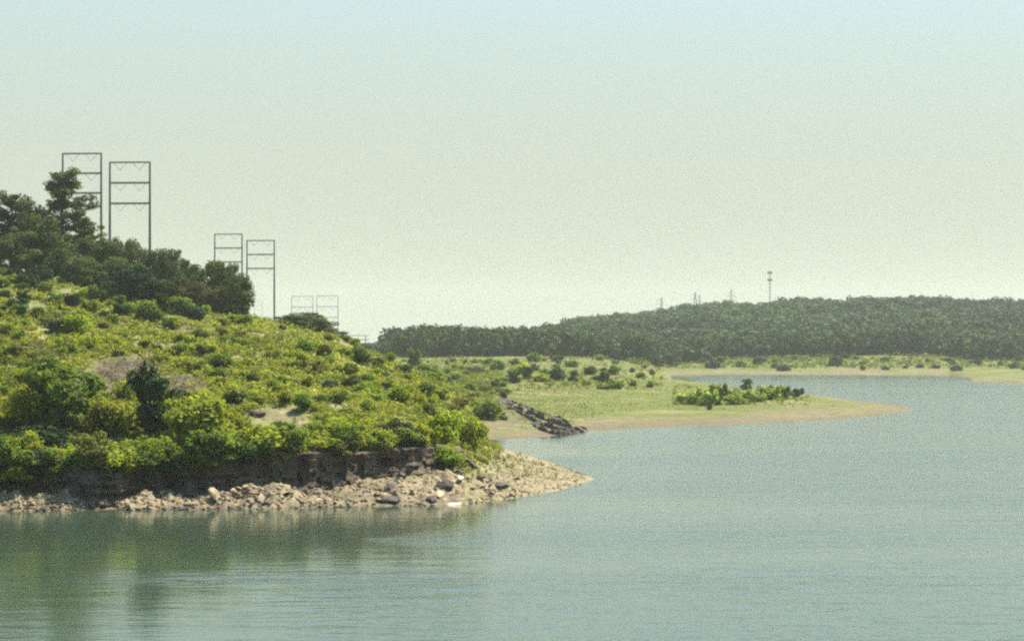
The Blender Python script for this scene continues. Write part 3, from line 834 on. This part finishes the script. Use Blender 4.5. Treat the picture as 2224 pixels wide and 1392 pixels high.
def put_tree(px, d, top, w_px, kind, tone, label, group):
    z = float(gz(px, d))
    h = Z(top, d) - z
    w = w_px * d / FPX
    tr, cr = rnd.choice(PROTO[kind])
    root = empty("pine_tree" if kind == 'pine' else "tree", (X(px, d), d, z - .1), rnd.random() * 6.28)
    root.scale = (w / .60, w / .60, h * 1.04) if kind != 'pine' else (w / .44, w / .44, h)
    link("trunk", tr, root)
    c = link("crown", cr, root)
    c.material_slots[0].link = 'OBJECT'; c.material_slots[0].material = TONES[tone]
    tag(root, label, "tree", group)
    return root
RG = "trees on the ridge above the shore"
RIDGE = [
 (-45, 385, 425, 110, 'broad', 'pine', 'dark tree cut off by the left edge of the photo'),
 (22, 372, 428, 95, 'pine', 'pine', 'bushy pine at the far left of the ridge with a level top'),
 (70, 380, 436, 80, 'broad', 'pine', 'dense dark tree just left of the tall pine'),
 (142, 376, 384, 128, 'pine', 'pine', 'tallest pine with an open ragged top in front of the left tower'),
 (100, 368, 470, 90, 'full', 'ridge', 'rounded dark tree below the crown of the tallest pine'),
 (185, 384, 482, 80, 'pine', 'pine', 'shorter pine right of the tallest pine, branches reaching toward the tower'),
 (212, 372, 520, 88, 'broad', 'ridge', 'dark broad tree under the right leg of the left tower'),
 (32, 362, 505, 100, 'full', 'ridge', 'low dark tree at the foot of the leftmost pine'),
 (150, 362, 540, 90, 'full', 'pine', 'dark low tree at the foot of the tallest pine'),
 (262, 392, 514, 60, 'broad', 'ridge', 'tree with rounded top between the legs of the second tall tower'),
 (300, 400, 526, 60, 'broad', 'ridge', 'tree in front of the right leg of the second tall tower'),
 (252, 362, 560, 80, 'full', 'ridge', 'green tree left of the darkest tree on the ridge edge'),
 (292, 346, 575, 112, 'full', 'dark green', 'darkest tree, round and low, at the front of the ridge edge'),
 (338, 394, 540, 66, 'broad', 'ridge', 'tree right of the tall towers with an even crown'),
 (368, 388, 542, 72, 'full', 'ridge', 'broad-crowned tree behind the darkest ridge tree'),
 (398, 384, 566, 60, 'full', 'ridge', 'tree at the dip in the ridge treeline'),
 (380, 368, 600, 92, 'full', 'ridge brown', 'brownish tree with shaded foot in the middle of the ridge edge'),
 (432, 380, 574, 66, 'full', 'ridge', 'tree just right of the dip in the ridge treeline'),
 (468, 376, 568, 74, 'full', 'ridge', 'round-topped tree in front of the far left pair tower'),
 (500, 368, 574, 74, 'full', 'ridge', 'round-topped tree overlapping the smaller tower pair'),
 (440, 362, 612, 86, 'full', 'ridge brown', 'brownish low tree at the foot of the ridge end trees'),
 (514, 360, 600, 62, 'full', 'ridge', 'last tree of the ridge row, sloping down to the grass'),
 (628, 366, 684, 70, 'full', 'ridge', 'left part of the dome of trees beyond the ridge end'),
 (664, 368, 678, 78, 'full', 'ridge', 'highest crown of the dome of trees beyond the ridge end'),
 (696, 362, 690, 66, 'full', 'ridge', 'right shoulder of the dome of trees beyond the ridge end'),
 (724, 358, 712, 52, 'full', 'ridge brown', 'lowest tree at the right end of the dome of trees'),
 (604, 366, 706, 40, 'full', 'mid-green', 'small tree at the base of the smaller tower pair'),
]
for (px, d, top, w, kind, tone, label) in RIDGE:
    put_tree(px, d, top, w, kind, tone, label, RG)
# understorey along the foot of the ridge trees
scatter(30, (-20, 600, 545, 712), 3.4, {'mid-green': 3, 'dark green': 2, 'bright green': 1.5}, ['round', 'low', 'ragged'], .45, False, 70)

# ------------------------------------------------------------------ the far wood
def far_tree_mesh(seed, n=520):
    r = np.random.default_rng(seed)
    cl = []
    for k in range(15):
        z = .12 + .78 * r.random(); a = r.random() * 6.28; q = r.random() ** .5
        w = .34 * math.sqrt(max(.05, 1 - ((z - .52) / .5) ** 2))
        cl.append((math.cos(a) * w * q, math.sin(a) * w * q, z, .09 + .08 * r.random(), .08 + .06 * r.random()))
    cl.append((0, 0, .5, .24, .30))
    v, f, t = leaf_cloud(r, cl, n, .052, .7, .35, .45)
    tv, tf = tube([(0, 0, -.1), (0, 0, .5)], [.028, .014], 5)
    return v, f, t, tv, tf
FT = [far_tree_mesh(700 + k) for k in range(6)]
FT_ME = []
for v, f, t, tv, tf in FT:
    tf2 = tf
    FT_ME.append(mesh_np("far_tree", np.vstack([v, tv]), np.vstack([f, tf2 + len(v)]), [M_FAR, M_BARK], False, {"tint": ('FLOAT', np.concatenate([t, np.zeros(len(tv))]))},
                         np.concatenate([np.zeros(len(f), int), np.ones(len(tf2), int)])))
def edge_d(px):
    """front edge of the far wood"""
    return np.interp(px, [700, 860, 1180, 1200, 1290, 1400, 1500, 1700, 2000, 2224, 2500], [1010, 850, 880, 905, 915, 930, 1000, 1012, 1010, 1000, 1000])
def wzone(px):
    for a, s in ((880, 'behind the hill shoulder'), (1000, 'left of the pale bluff'), (1160, 'above the plain bushes'), (1290, 'behind the pale bluff'), (1440, 'behind the inlet head'),
                 (1600, 'below the lattice pylons'), (1760, 'below the antenna mast'), (1930, 'behind the pale landslip'), (2080, 'right of the landslip')):
        if px < a: return s
    return 'above the spit at the right edge'
spots = []
for row in range(4):
    px = 742.0 + row * 13
    while px < 2236:
        d = edge_d(px) + row * 11 + rnd.uniform(-3, 4)
        spots.append((px + rnd.uniform(-6, 6), d, row))
        px += rnd.uniform(30, 44)
spots = spots[:156]
for (px, d, row) in spots:
    o = link("tree", rnd.choice(FT_ME))
    h = rnd.uniform(10.5, 14.5); w = rnd.uniform(13, 18)
    if px < 860: h *= .5; w *= .7
    o.location = (X(px, d), d, float(gz(px, d)) - .6); o.scale = (w, w, h); o.rotation_euler = (0, 0, rnd.random() * 6.28)
    tone = 'paler' if rnd.random() < .28 else 'dark'
    if tone == 'paler':
        o.material_slots[0].link = 'OBJECT'; o.material_slots[0].material = M_FAR2
    o["category"] = "tree"
    ITEMS.append((o, 'tall' if h > 13.2 else 'low' if h < 11.3 else 'mid-height', tone, 'front-row tree' if row == 0 else 'second-row tree' if row == 1 else 'third-row tree' if row == 2 else 'fourth-row tree', wzone(px), px))

def build_forest():
    VS, FS, TS, o = [], [], [], 0
    cells = []
    d = 0.0
    for row in range(90):
        dr = 44 + row * 8.6 + max(0, row - 45) * 6
        px = 690.0
        while px < 2420:
            dd = float(edge_d(px)) + dr + rnd.uniform(-4, 4)
            step = 9.6 * FPX / dd * rnd.uniform(.75, 1.25)
            px += step
            cells.append((px, dd))
    lite = [leaf_cloud(np.random.default_rng(900 + k), [(*(np.random.default_rng(k * 31 + q).normal(size=2) * .17), .35 + .5 * ((q * 7 + k) % 10) / 10, .16, .13) for q in range(9)] + [(0, 0, .5, .26, .3)], 400, .062, .75, .4, .55) for k in range(8)]
    r = np.random.default_rng(5)
    for (px, dd) in cells:
        zc = float(gz(px, dd))
        if dd > 1720 : continue
        if px < 900 and dd > 1250: continue
        v, f, t = lite[r.integers(8)]
        a = r.random() * 6.28; ca, sa = math.cos(a), math.sin(a)
        h = r.uniform(8.5, 15.5); w = r.uniform(12, 27)
        if px < 860: h *= .45
        vv = np.stack([(v[:, 0] * ca - v[:, 1] * sa) * w + X(px, dd), (v[:, 0] * sa + v[:, 1] * ca) * w + dd, v[:, 2] * h + zc - 1.2], 1)
        VS.append(vv); FS.append(f + o); TS.append(np.clip(t * .42 + r.random() * .75 - .12 + 1.2 * fbm(np.array([X(px, dd) * .014]), np.array([dd * .014]), 3, 85)[0], 0, 1)); o += len(v)
    me = mesh_np("forest", np.vstack(VS), np.vstack(FS), [M_FAR], False, {"tint": ('FLOAT', np.concatenate(TS))})
    tag(link("forest", me), "dark green wood covering the low hill beyond the inlet", "wood", kind='stuff')
build_forest()

# ------------------------------------------------------------------ low growth that nobody could count
def scatter_points(n, region, zmin=.7, keep_bare=.15, who=None):
    out = []
    px = rng.uniform(region[0], region[2], n * 3); py = rng.uniform(region[1], region[3], n * 3)
    for a, b in zip(px, py):
        if len(out) >= n: break
        if is_bare(a, b) and rng.random() < .93: continue
        d = ground_at(a, b)
        if d is None: continue
        d += rng.uniform(0, .01) * d
        i = int(np.clip(np.searchsorted(PXS, a), 0, len(PXS) - 1)); j = int(np.clip(np.searchsorted(DS, d), 0, len(DS) - 1))
        if G[i, j] < zmin: continue
        if WHO[i, j] == 0 and a < 1010 and d < A_TOP[i, 0] + .3: continue
        if rng.random() < max(SAND[i, j], SOIL[i, j]) * (1 - keep_bare): continue
        out.append((a, d, float(gz(a, d))))
    return out
def build_weeds():
    VS, FS, TS, o = [], [], [], 0
    lib = [leaf_cloud(np.random.default_rng(1200 + k), [(*(np.random.default_rng(k * 13 + q).normal(size=2) * .25), .25 + .12 * q, .22, .2) for q in range(4)] + [(0, 0, .2, .4, .25)], 26, .16, .55, .3, .3) for k in range(10)]
    beyond = []                                     # the far slope of the hill, hidden from the photo's viewpoint
    for k in range(5200):
        a, b = rng.uniform(380, 1090), rng.uniform(235, 640)
        z = float(gz(a, b))
        if z > 1.2: beyond.append((a, b, z))
    for (px, d, z) in scatter_points(12500, (-40, 600, 1060, 1012)) + scatter_points(1400, (880, 778, 1440, 850)) + scatter_points(1500, (1380, 779, 2240, 802), 1.2) + scatter_points(260, (1460, 838, 1760, 882), .9) + beyond:
        v, f, t = lib[rng.integers(10)]
        s = rng.uniform(.4, .85) + .9 * rng.random() ** 5; a = rng.random() * 6.28; ca, sa = math.cos(a), math.sin(a)
        if d > 420: s *= 1.25
        if d > 850: s *= 1.6
        VS.append(np.stack([(v[:, 0] * ca - v[:, 1] * sa) * s + X(px, d), (v[:, 0] * sa + v[:, 1] * ca) * s + d, v[:, 2] * s * .9 + z - .05], 1))
        g = .5 + fbm(np.array([X(px, d) * .12]), np.array([d * .12]), 3, 80)[0]
        FS.append(f + o); TS.append(np.clip(t * .45 + g * .75 + rng.normal() * .16 - (.6 if d > 850 else .4 if d > 400 else .1), 0, 1)); o += len(v)
    me = mesh_np("weeds", np.vstack(VS), np.vstack(FS), [M_WEED], False, {"tint": ('FLOAT', np.concatenate(TS))})
    tag(link("weeds", me), "knee-high green weeds covering the hillside between the shrubs", "weeds", kind='stuff')
build_weeds()
def build_dry_brush():
    VS, FS, TS, o = [], [], [], 0
    lib = [leaf_cloud(np.random.default_rng(1300 + k), [(*(np.random.default_rng(k * 13 + q).normal(size=2) * .25), .25 + .12 * q, .22, .2) for q in range(4)], 24, .13, .25, .5, .1) for k in range(8)]
    r_ = np.random.default_rng(9)
    pts = []
    for (cx, cy, rx, ry, n) in ((268, 818, 95, 42, 330), (400, 838, 80, 26, 150), (70, 775, 70, 26, 110), (185, 890, 40, 40, 80), (480, 905, 40, 18, 40), (300, 700, 260, 60, 160), (560, 790, 240, 60, 120), (990, 870, 80, 40, 120), (60, 690, 80, 40, 60)):
        for k in range(n):
            a, b = cx + r_.normal() * rx * .55, cy + r_.normal() * ry * .55
            d = ground_at(a, b)
            if d and gz(a, d) > 1: pts.append((a, d, float(gz(a, d))))
    for (px, d, z) in pts:
        v, f, t = lib[r_.integers(8)]
        s_ = r_.uniform(.4, 1.0); a = r_.random() * 6.28; ca, sa = math.cos(a), math.sin(a)
        VS.append(np.stack([(v[:, 0] * ca - v[:, 1] * sa) * s_ + X(px, d), (v[:, 0] * sa + v[:, 1] * ca) * s_ + d, v[:, 2] * s_ * .8 + z - .05], 1))
        FS.append(f + o); TS.append(np.clip(t * .5 + r_.random() * .5, 0, 1)); o += len(v)
    mb = foliage("dry brush", (.075, .052, .034), (.19, .145, .09), .2, (1.1, 1, .8))
    tag(link("dry_brush", mesh_np("dry_brush", np.vstack(VS), np.vstack(FS), [mb], False, {"tint": ('FLOAT', np.concatenate(TS))})), "brown dry brush scattered in the bare patches of the hillside", "brush", kind='stuff')
build_dry_brush()
def build_grass():
    pts = scatter_points(26000, (-40, 600, 1290, 1040), .5, .12) + scatter_points(5000, (1000, 778, 1960, 915), 1.0, .05)
    V, T = [], []
    for (px, d, z) in pts:
        n = 4
        s = rng.uniform(.25, .6) * (1 if d < 330 else .4)
        a = rng.random(n) * 6.28; q = rng.random((n, 2)) * .3 - .15
        bx = X(px, d) + q[:, 0]; by = d + q[:, 1]
        w = .045 + .02 * (d / 300)
        dx, dy = np.cos(a) * w, np.sin(a) * w
        lx, ly = rng.normal(size=n) * s * .3, rng.normal(size=n) * s * .3
        zz = np.full(n, z - .03)
        V.append(np.stack([np.stack([bx - dx, by - dy, zz], 1), np.stack([bx + dx, by + dy, zz], 1), np.stack([bx + lx, by + ly, zz + s], 1)], 1).reshape(-1, 3))
        g = .5 + fbm(np.array([X(px, d) * .1]), np.array([d * .1]), 3, 81)[0] * 1.1
        g = g - (.5 if d > 330 else 0)
        T.append(np.full(n * 3, np.clip(g + rng.normal() * .2, 0, 1)))
    V = np.vstack(V)
    me = mesh_np("grass", V, np.arange(len(V)).reshape(-1, 3), [M_GRASS], False, {"tint": ('FLOAT', np.concatenate(T))})
    tag(link("grass", me), "yellowing grass growing on the hillside and the flat spit", "grass", kind='stuff')
build_grass()

# ------------------------------------------------------------------ rocks
def rock_mesh(seed, flat=1.0, mat=None, sub=2):
    import bmesh
    r = np.random.default_rng(seed)
    bm = bmesh.new(); bmesh.ops.create_icosphere(bm, subdivisions=sub + 1, radius=.5)
    planes = [(lambda n: n / np.linalg.norm(n))(r.normal(size=3)) for _ in range(8)]
    offs = .16 + .16 * r.random(8)
    for v in bm.verts:
        p = np.array(v.co)
        for n, o in zip(planes, offs):
            s = p @ n
            if s > o: p = p - n * (s - o) * .92
        p = p * (1 + .10 * fbm(np.array([p[0] * 5 + seed]), np.array([p[1] * 5 + p[2] * 4]), 2, seed)[0])
        v.co = (p[0] * 1.25, p[1] * 1.25, p[2] * 1.25 * flat)
    me = bpy.data.meshes.new("rock"); bm.to_mesh(me); bm.free()
    me.materials.append(mat or M_ROCK)
    return me
ROCKS = [rock_mesh(20 + k, .62 + .1 * (k % 4)) for k in range(8)]
SLABS = [rock_mesh(40 + k, .32) for k in range(4)]
def put_rock(px, d, size, lib, mat=None, rot=None, stretch=(1, 1, 1), sink=.27, name="rock"):
    o = link(name, rnd.choice(lib))
    z = float(gz(px, d))
    o.location = (X(px, d), d, z + size * stretch[2] * (.3 - sink))
    o.scale = tuple(size * s for s in stretch)
    o.rotation_euler = rot or (R(rnd.uniform(-25, 25)), R(rnd.uniform(-25, 25)), rnd.random() * 6.28)
    if mat:
        o.material_slots[0].link = 'OBJECT'; o.material_slots[0].material = mat
    o["category"] = "rock"
    return o
SPECIAL = [
 (468, 1090, 1.9, SLABS, None, (R(20), R(58), R(25)), (1.25, .8, 1.1), 'large leaning slab, lit on its right side, below the grey-green bank shrub'),
 (968, 1062, 2.3, SLABS, M_ROCK_D, (R(72), R(14), R(-18)), (.85, .75, 1.1), 'dark upright block on the rubble below the notch shrub'),
 (1018, 1012, 2.4, SLABS, M_ROCK_D, (R(-12), R(42), R(-10)), (1.1, .8, .9), 'dark tilted slab jutting from the slope at the right end of the bank'),
 (1000, 1048, .7, ROCKS, M_ROCK_L, None, (1.1, 1, .8), 'small whitish stone beside the dark upright block'),
 (985, 1098, .9, ROCKS, M_ROCK_L, None, (1.5, 1, .45), 'pale flat stone at the waterline below the rubble'),
 (1085, 1060, 1.7, ROCKS, M_ROCK_D, None, (1.2, .8, .6), 'dark boulder at the right end of the rubble, nearest the point'),
 (1045, 1045, 1.3, ROCKS, M_ROCK_D, None, (1.5, .8, .5), 'long dark boulder between the upright block and the point'),
 (875, 1042, 1.0, ROCKS, M_ROCK_D, None, (1.1, .8, .6), 'lone dark stone on the rubble below the right part of the bank'),
 (820, 1065, 1.1, ROCKS, None, None, (1, .8, .7), 'brown stone standing on smooth pale clay mid-rubble'),
 (855, 1088, 1.9, SLABS, M_ROCK_D, (R(5), R(8), R(10)), (1.4, .8, .9), 'dark wide ledge stone near the water below the lone dark stone'),
 (938, 1090, 1.5, ROCKS, M_ROCK_D, None, (1, .8, .7), 'dark stone at the waterline left of the pale flat stone'),
 (562, 902, 1.8, ROCKS, M_ROCK_D, (R(28), R(15), R(12)), (1.5, .8, .8), 'dark block standing in for the shaded overhang at the top of the sandy scar'),  # the sandy overhang's shaded underside, put in as a dark-coloured block
]
for (px, py, size, lib, mat, rot, st, label) in SPECIAL:
    d = ground_at(px, py)
    if d is None: continue
    i = int(np.searchsorted(PXS, px))
    ledge = px < -1e9 and A_BASE[i, 0] + .2 < d < A_TOP[i, 0] + .2          # lodged in the face of the bank
    if ledge: d = float(A_BASE[i, 0]) + .5
    o = put_rock(px, d, size, lib, mat, rot, st)
    if ledge: o.location.z = Z(py, d)
    tag(o, label, "rock", "rocks of the shore")
def rzone(px, py):
    return 'left of the dark recess' if px < 195 else 'right of the dark recess' if px < 440 else 'near the leaning slab' if px < 560 else \
        'on the middle rubble' if px < 740 else 'on the smooth pale clay' if px < 900 else 'around the dark upright block' if px < 1040 else 'on the way to the point'
n = 0
while n < 120:
    px = rnd.uniform(-20, 1130)
    i = int(np.searchsorted(PXS, px))
    if 190 < px < 262: continue
    d = rnd.uniform(A_SHORE[i, 0] + .2, min(A_BASE[i, 0] + .5, A_SHORE[i, 0] + 17))
    if px < 190: d = A_SHORE[i, 0] + rnd.uniform(.1, 2.0)
    if px > 1010: d = rnd.uniform(A_SHORE[i, 0], A_SHORE[i, 0] + 13)
    if 740 < px < 900 and rnd.random() < .5: continue
    s = .3 + .75 * rnd.random() ** 2.8
    darker = rnd.random() < .33
    flatter = rnd.random() < .35
    s *= 1.15
    o = put_rock(px, d, s, SLABS if flatter else ROCKS, M_ROCK_D if darker else None, None, (rnd.uniform(.9, 1.7), .95, rnd.uniform(.45, .85)))
    py = HOR + (CAM_H - float(gz(px, d))) * FPX / d
    ITEMS.append((o, 'small' if s < .45 else 'large' if s > .72 else 'medium', ('dark' if darker else 'tan') + (' flat' if flatter else ' angular'), 'waterline rock' if d - A_SHORE[i, 0] < 2.5 else 'rock',
                  rzone(px, py), px))
    n += 1
def build_gravel():
    V, F, o = [], [], 0
    base = [np.array([(a, b, c) for a in (-.5, .5) for b in (-.5, .5) for c in (-.4, .4)]) * np.random.default_rng(k).uniform(.6, 1.2, (8, 3)) for k in range(8)]
    fc = np.array([(0, 1, 3, 2), (4, 6, 7, 5), (0, 4, 5, 1), (2, 3, 7, 6), (0, 2, 6, 4), (1, 5, 7, 3)])
    for k in range(3300):
        px = rng.uniform(-60, 1150) if k < 1900 else rng.uniform(1060, 1275)
        i = int(np.searchsorted(PXS, px))
        if 192 < px < 258: continue
        d = A_SHORE[i, 0] + rng.uniform(-.3, (A_BASE[i, 0] - A_SHORE[i, 0] + .4) if px < 1010 else 12 if k < 1900 else 40)
        z = float(gz(px, d))
        if z < -.08: continue
        s = (.07 + .3 * rng.random() ** 2) * (1 if k < 1900 else .6); a = rng.random() * 6.28
        v = base[rng.integers(8)] * s
        V.append(np.stack([v[:, 0] * math.cos(a) - v[:, 1] * math.sin(a) + X(px, d), v[:, 0] * math.sin(a) + v[:, 1] * math.cos(a) + d, v[:, 2] + z + s * .1], 1))
        F.append(fc + o); o += 8
    tag(link("rubble", mesh_np("rubble", np.vstack(V), np.vstack(F), [M_ROCK])), "loose tan stone chips strewn along the waterline below the bank", "rubble", kind='stuff')
build_gravel()

# the dark outcrop of tilted shale running down to the cove
def build_outcrop():
    root = empty("rock_outcrop", (X(1180, 375), 375, float(gz(1180, 375))))
    r = np.random.default_rng(77)
    a0, a1 = (1092, 872), (1272, 936)
    def pt(s, off):
        px = a0[0] + (a1[0] - a0[0]) * s; py = a0[1] + (a1[1] - a0[1]) * s + off
        d = ground_at(px, py)
        return px, d
    import bmesh
    led = []
    for row in range(4):
        V, F = [], []
        n = 90
        s0, s1 = (.0, .05, .16, .36)[row], (.80, 1.0, .90, .84)[row]
        offs = (-7, 6, 19, 31)[row]
        for k in range(n):
            s = s0 + (s1 - s0) * k / (n - 1)
            px, d = pt(s, offs * math.sin(max(.05, s) * 3.0) + 2)
            z = float(gz(px, d))
            env = math.sin(math.pi * min(1, max(.0, k / (n - 1)))) ** .4
            hh = (.2 + .8 * env) * (.62 + .12 * row + .9 * vnoise(np.array([s * 19.]), np.array([row * 3.3]), 90)[0]) * (1 - .25 * (row == 3))
            hh = max(.05, hh * (.5 if vnoise(np.array([s * 33.]), np.array([row * 7.7]), 91)[0] > .24 else 1))
            wv = 1.1 + .6 * vnoise(np.array([s * 23.]), np.array([row * 5.1]), 92)[0]
            x = X(px, d)
            jag = vnoise(np.array([s * 60.]), np.array([row * 1.7]), 93)[0] * .5
            for (dy, dz) in ((-.9, -.3), (-.7 + jag, hh * .55), (-.35 + jag, hh), (.7 * wv, hh * .85), (2.2 * wv, -.3)):
                V.append((x, d + dy, z + dz + r.normal() * .06))
        m = 5
        for k in range(n - 1):
            for q in range(m - 1):
                F.append((k * m + q, (k + 1) * m + q, (k + 1) * m + q + 1, k * m + q + 1))
        F.append((0, 1, 2, 3)); 
        me = bpy.data.meshes.new("ledge"); me.from_pydata(V, [], F); me.materials.append(M_ROCK_D); me.update()
        o = link("ledge", me, root); o.location = tuple(-c for c in root.location)
        led.append(o)
    tag(root, "dark tilted shale outcrop running down the grass to the cove water", "outcrop")
    for k in range(60):
        s = rnd.random()
        px, d = pt(s, rnd.uniform(-8, 30) * math.sin(max(.1, s) * 3))
        o = put_rock(px, d, rnd.uniform(.7, 2.3), SLABS if k % 2 else ROCKS, M_ROCK_D if rnd.random() < .85 else None, None, (1.6, 1.0, .55))
        ITEMS.append((o, 'large' if o.scale[0] > 1.7 else 'small', 'dark flat' if k % 2 else 'dark angular', 'rock',
                      'on the upper outcrop' if s < .5 else 'on the lower outcrop', px))
build_outcrop()

# ------------------------------------------------------------------ towers
def make_tower(W, H, gap, beam=.32, pole=.46):
    root = empty("transmission_tower", (0, 0, 0))
    for s in (-1, 1):
        link("leg", tube_mesh("leg", [tube([(s * W / 2, 0, -2), (s * W / 2, 0, H * .5), (s * W / 2, 0, H)], [pole, pole * .85, pole * .6], 8)], M_STEEL), root)
    for k in range(3):
        z = H - .12 - k * gap
        w = beam * (.8 if k == 0 else 1.0)
        link("crossbeam", tube_mesh("crossbeam", [bar((-W / 2, 0, z), (W / 2, 0, z), w)], M_STEEL), root)
        for s in (-1, 1):
            v = []
            for e in (-1, 1):
                p, q = np.array((W * (s * .24 + e * .17), 0, z - .1)), np.array((W * s * .24 + e * .1, 0, z - gap * .36))
                pts, rad = [], []
                for m in range(15):
                    pts.append(p + (q - p) * m / 14); rad.append(.03 if m % 2 else .10)
                v.append(tube(pts, rad, 6))
            v.append(bar((W * s * .24 - .25, 0, z - gap * .37), (W * s * .24 + .25, 0, z - gap * .37), .05))
            link("insulator", tube_mesh("insulator", v, M_INS), root)
    return root
TW = make_tower(12.0, 44.0, 6.05)
TW_SLIM = make_tower(12.0, 44.0, 6.05, .15, .23)
TOWERS = [
 (178, 333, 636, 'tall tubular steel tower, the left one of the nearest pair, partly behind the tallest pine'),
 (282, 352, 612, 'tall tubular steel tower, the right one of the nearest pair, clear of the pine'),
 (496, 508, 900, 'slender steel tower, the left one of the second pair, rising behind round-topped trees'),
 (566, 522, 900, 'slender steel tower, the right one of the second pair, its right leg reaching the grass'),
 (656.5, 643, 1165, 'faint hazy tower, the left one of the third pair, above the dome of trees'),
 (711, 642, 1165, 'faint hazy tower, the right one of the third pair, above the dome of trees'),
]
for k, (px, top, d, label) in enumerate(TOWERS):
    o = TW if k == 0 else TW_SLIM if k == 4 else copy_tree(TW_SLIM if k > 4 else TW)
    zt = Z(top, d)
    o.location = (X(px, d), d, zt - 44.0)
    o.rotation_euler = (0, 0, R(-4))
    tag(o, label, "power tower", "transmission towers along the ridge")
o = copy_tree(TW_SLIM); d = 2500
o.scale = (.95, .95, .95); o.location = (X(561, d), d, Z(652, d) - 41.8); o.rotation_euler = (0, 0, R(35))
tag(o, "faintest small tower seen between the legs of the second pair", "power tower", "transmission towers along the ridge")
g = empty("line_gantry", (X(768, 1300), 1300, Z(728, 1300) - 14))
for s in (-1, 1): link("post", tube_mesh("post", [bar((s * 7.5, 0, -3), (s * 7.5, 0, 14), .25, 8)], M_STEEL), g)
for z in (13.8, 11.2): link("crossbeam", tube_mesh("crossbeam", [bar((-9.5, 0, z), (9.5, 0, z), .22)], M_STEEL), g)
tag(g, "low horizontal power-line frame just above the treetops in the skyline gap", "gantry")

def make_lattice():
    root = empty("lattice_tower", (0, 0, 0))
    H, b = 46.0, 4.0
    P = []
    lv = [0, 9, 17, 24, 30, 35, 39, 43, 46]
    hw = lambda z: b * (1 - z / H) ** 1.0 + .35
    for a, c in ((1, 1), (1, -1), (-1, 1), (-1, -1)):
        P.append(bar((a * hw(0), c * hw(0), -3), (a * hw(H), c * hw(H), H), .16))
    for z0, z1 in zip(lv[:-1], lv[1:]):
        for s in (-1, 1):
            for ax in (0, 1):
                p = lambda u, z: (u * hw(z), s * hw(z), z) if ax == 0 else (s * hw(z), u * hw(z), z)
                P.append(bar(p(-1, z0), p(1, z1), .09)); P.append(bar(p(1, z0), p(-1, z1), .09)); P.append(bar(p(-1, z1), p(1, z1), .08))
    link("lattice_body", tube_mesh("lattice_body", P, M_LATT), root)
    for z, L in ((33, 8.5), (38, 7), (43, 5.5)):
        Q = []
        for s in (-1, 1):
            Q += [bar((0, 0, z + 1.6), (s * L, 0, z), .12), bar((0, 0, z), (s * L, 0, z), .12), bar((s * L, 0, z), (s * L, 0, z - 2.6), .1)]
        link("crossarm", tube_mesh("crossarm", Q, M_LATT), root)
    return root
LT = make_lattice()
for k, (px, top, d, label) in enumerate(((1437, 646, 2500, 'faint lattice pylon standing where the wooded skyline steps up'), (1510, 634, 2300, 'faint broad lattice pylon, second from the left on the wooded skyline'),
                                         (1519, 641, 2500, 'faint pylon just right of and behind the broad one on the wooded skyline'), (1588, 628, 2300, 'faint lattice pylon next left of the antenna mast'))):
    o = LT if k == 0 else copy_tree(LT)
    o.location = (X(px, d), d, Z(top, d) - 46); o.rotation_euler = (0, 0, R(10 + k * 9))
    tag(o, label, "pylon", "lattice pylons beyond the wooded hill")
d = 2000
ma = empty("antenna_mast", (X(1672, d), d, Z(588, d) - 64))
P = []
for a in range(3):
    c, s = math.cos(a * 2.094) * .7, math.sin(a * 2.094) * .7
    c2, s2 = math.cos((a + 1) * 2.094) * .7, math.sin((a + 1) * 2.094) * .7
    P.append(bar((c, s, -3), (c, s, 64), .14))
    for k in range(22):
        P.append(bar((c, s, k * 2.9), (c2, s2, k * 2.9 + 2.9), .07))
link("mast_body", tube_mesh("mast_body", P, M_STEEL), ma)
for z in (62.0, 55.0):
    Q = []
    for a in range(3):
        an = a * 2.094 + .4
        for t in (-.9, 0, .9):
            x, y = math.cos(an) * 1.8 - math.sin(an) * t, math.sin(an) * 1.8 + math.cos(an) * t
            Q.append(bar((x, y, z - 1.1), (x, y, z + 1.1), .3))
        Q.append(bar((0, 0, z), (math.cos(an) * 1.8, math.sin(an) * 1.8, z), .12))
    link("antenna_array", tube_mesh("antenna_array", Q, M_DISH), ma)
tag(ma, "thin antenna mast with two dark antenna clusters above the wooded hill", "mast")

# ------------------------------------------------------------------ labels of the scattered plants and rocks
def settle():
    fam = {}
    for it in ITEMS: fam.setdefault(it[1:5], []).append(it)
    for (size, tone, noun, zone), its in fam.items():
        its.sort(key=lambda t: t[5])
        n = len(its)
        plural = noun + 's' if not noun.startswith('tree ') else 'trees ' + noun[5:]
        for k, it in enumerate(its):
            o = it[0]
            if n == 1: o["label"] = f"{size} {tone} {noun} {zone}"
            elif n in ORD: o["label"] = f"{ORD[n][k]} of {NUM[n]} {size} {tone} {plural} {zone}"
            else: o["label"] = f"{size} {tone} {noun} {zone}"
            if n > 1 and n not in ORD: o["group"] = f"{size} {tone} {plural} {zone}"
            else: o["group"] = f"{plural} {zone}"
settle()

# ------------------------------------------------------------------ the air
m, nt, out = new_mat("summer haze")
pv = nt.nodes.new("ShaderNodeVolumePrincipled")
pv.inputs["Color"].default_value = (.86, .89, .80, 1)
pv.inputs["Density"].default_value = .00009
pv.inputs["Anisotropy"].default_value = .3
nt.links.new(pv.outputs[0], out.inputs["Volume"])
x0, x1, y0, y1, z0, z1 = -4200, 4200, -300, 4500, -6, 125
me = bpy.data.meshes.new("haze")
me.from_pydata([(x, y, z) for x in (x0, x1) for y in (y0, y1) for z in (z0, z1)], [], [(0, 1, 3, 2), (4, 6, 7, 5), (0, 4, 5, 1), (2, 3, 7, 6), (0, 2, 6, 4), (1, 5, 7, 3)])
me.materials.append(m); me.update()
tag(link("haze", me), "thin pale summer haze in the air over the lake", "haze", kind='stuff')
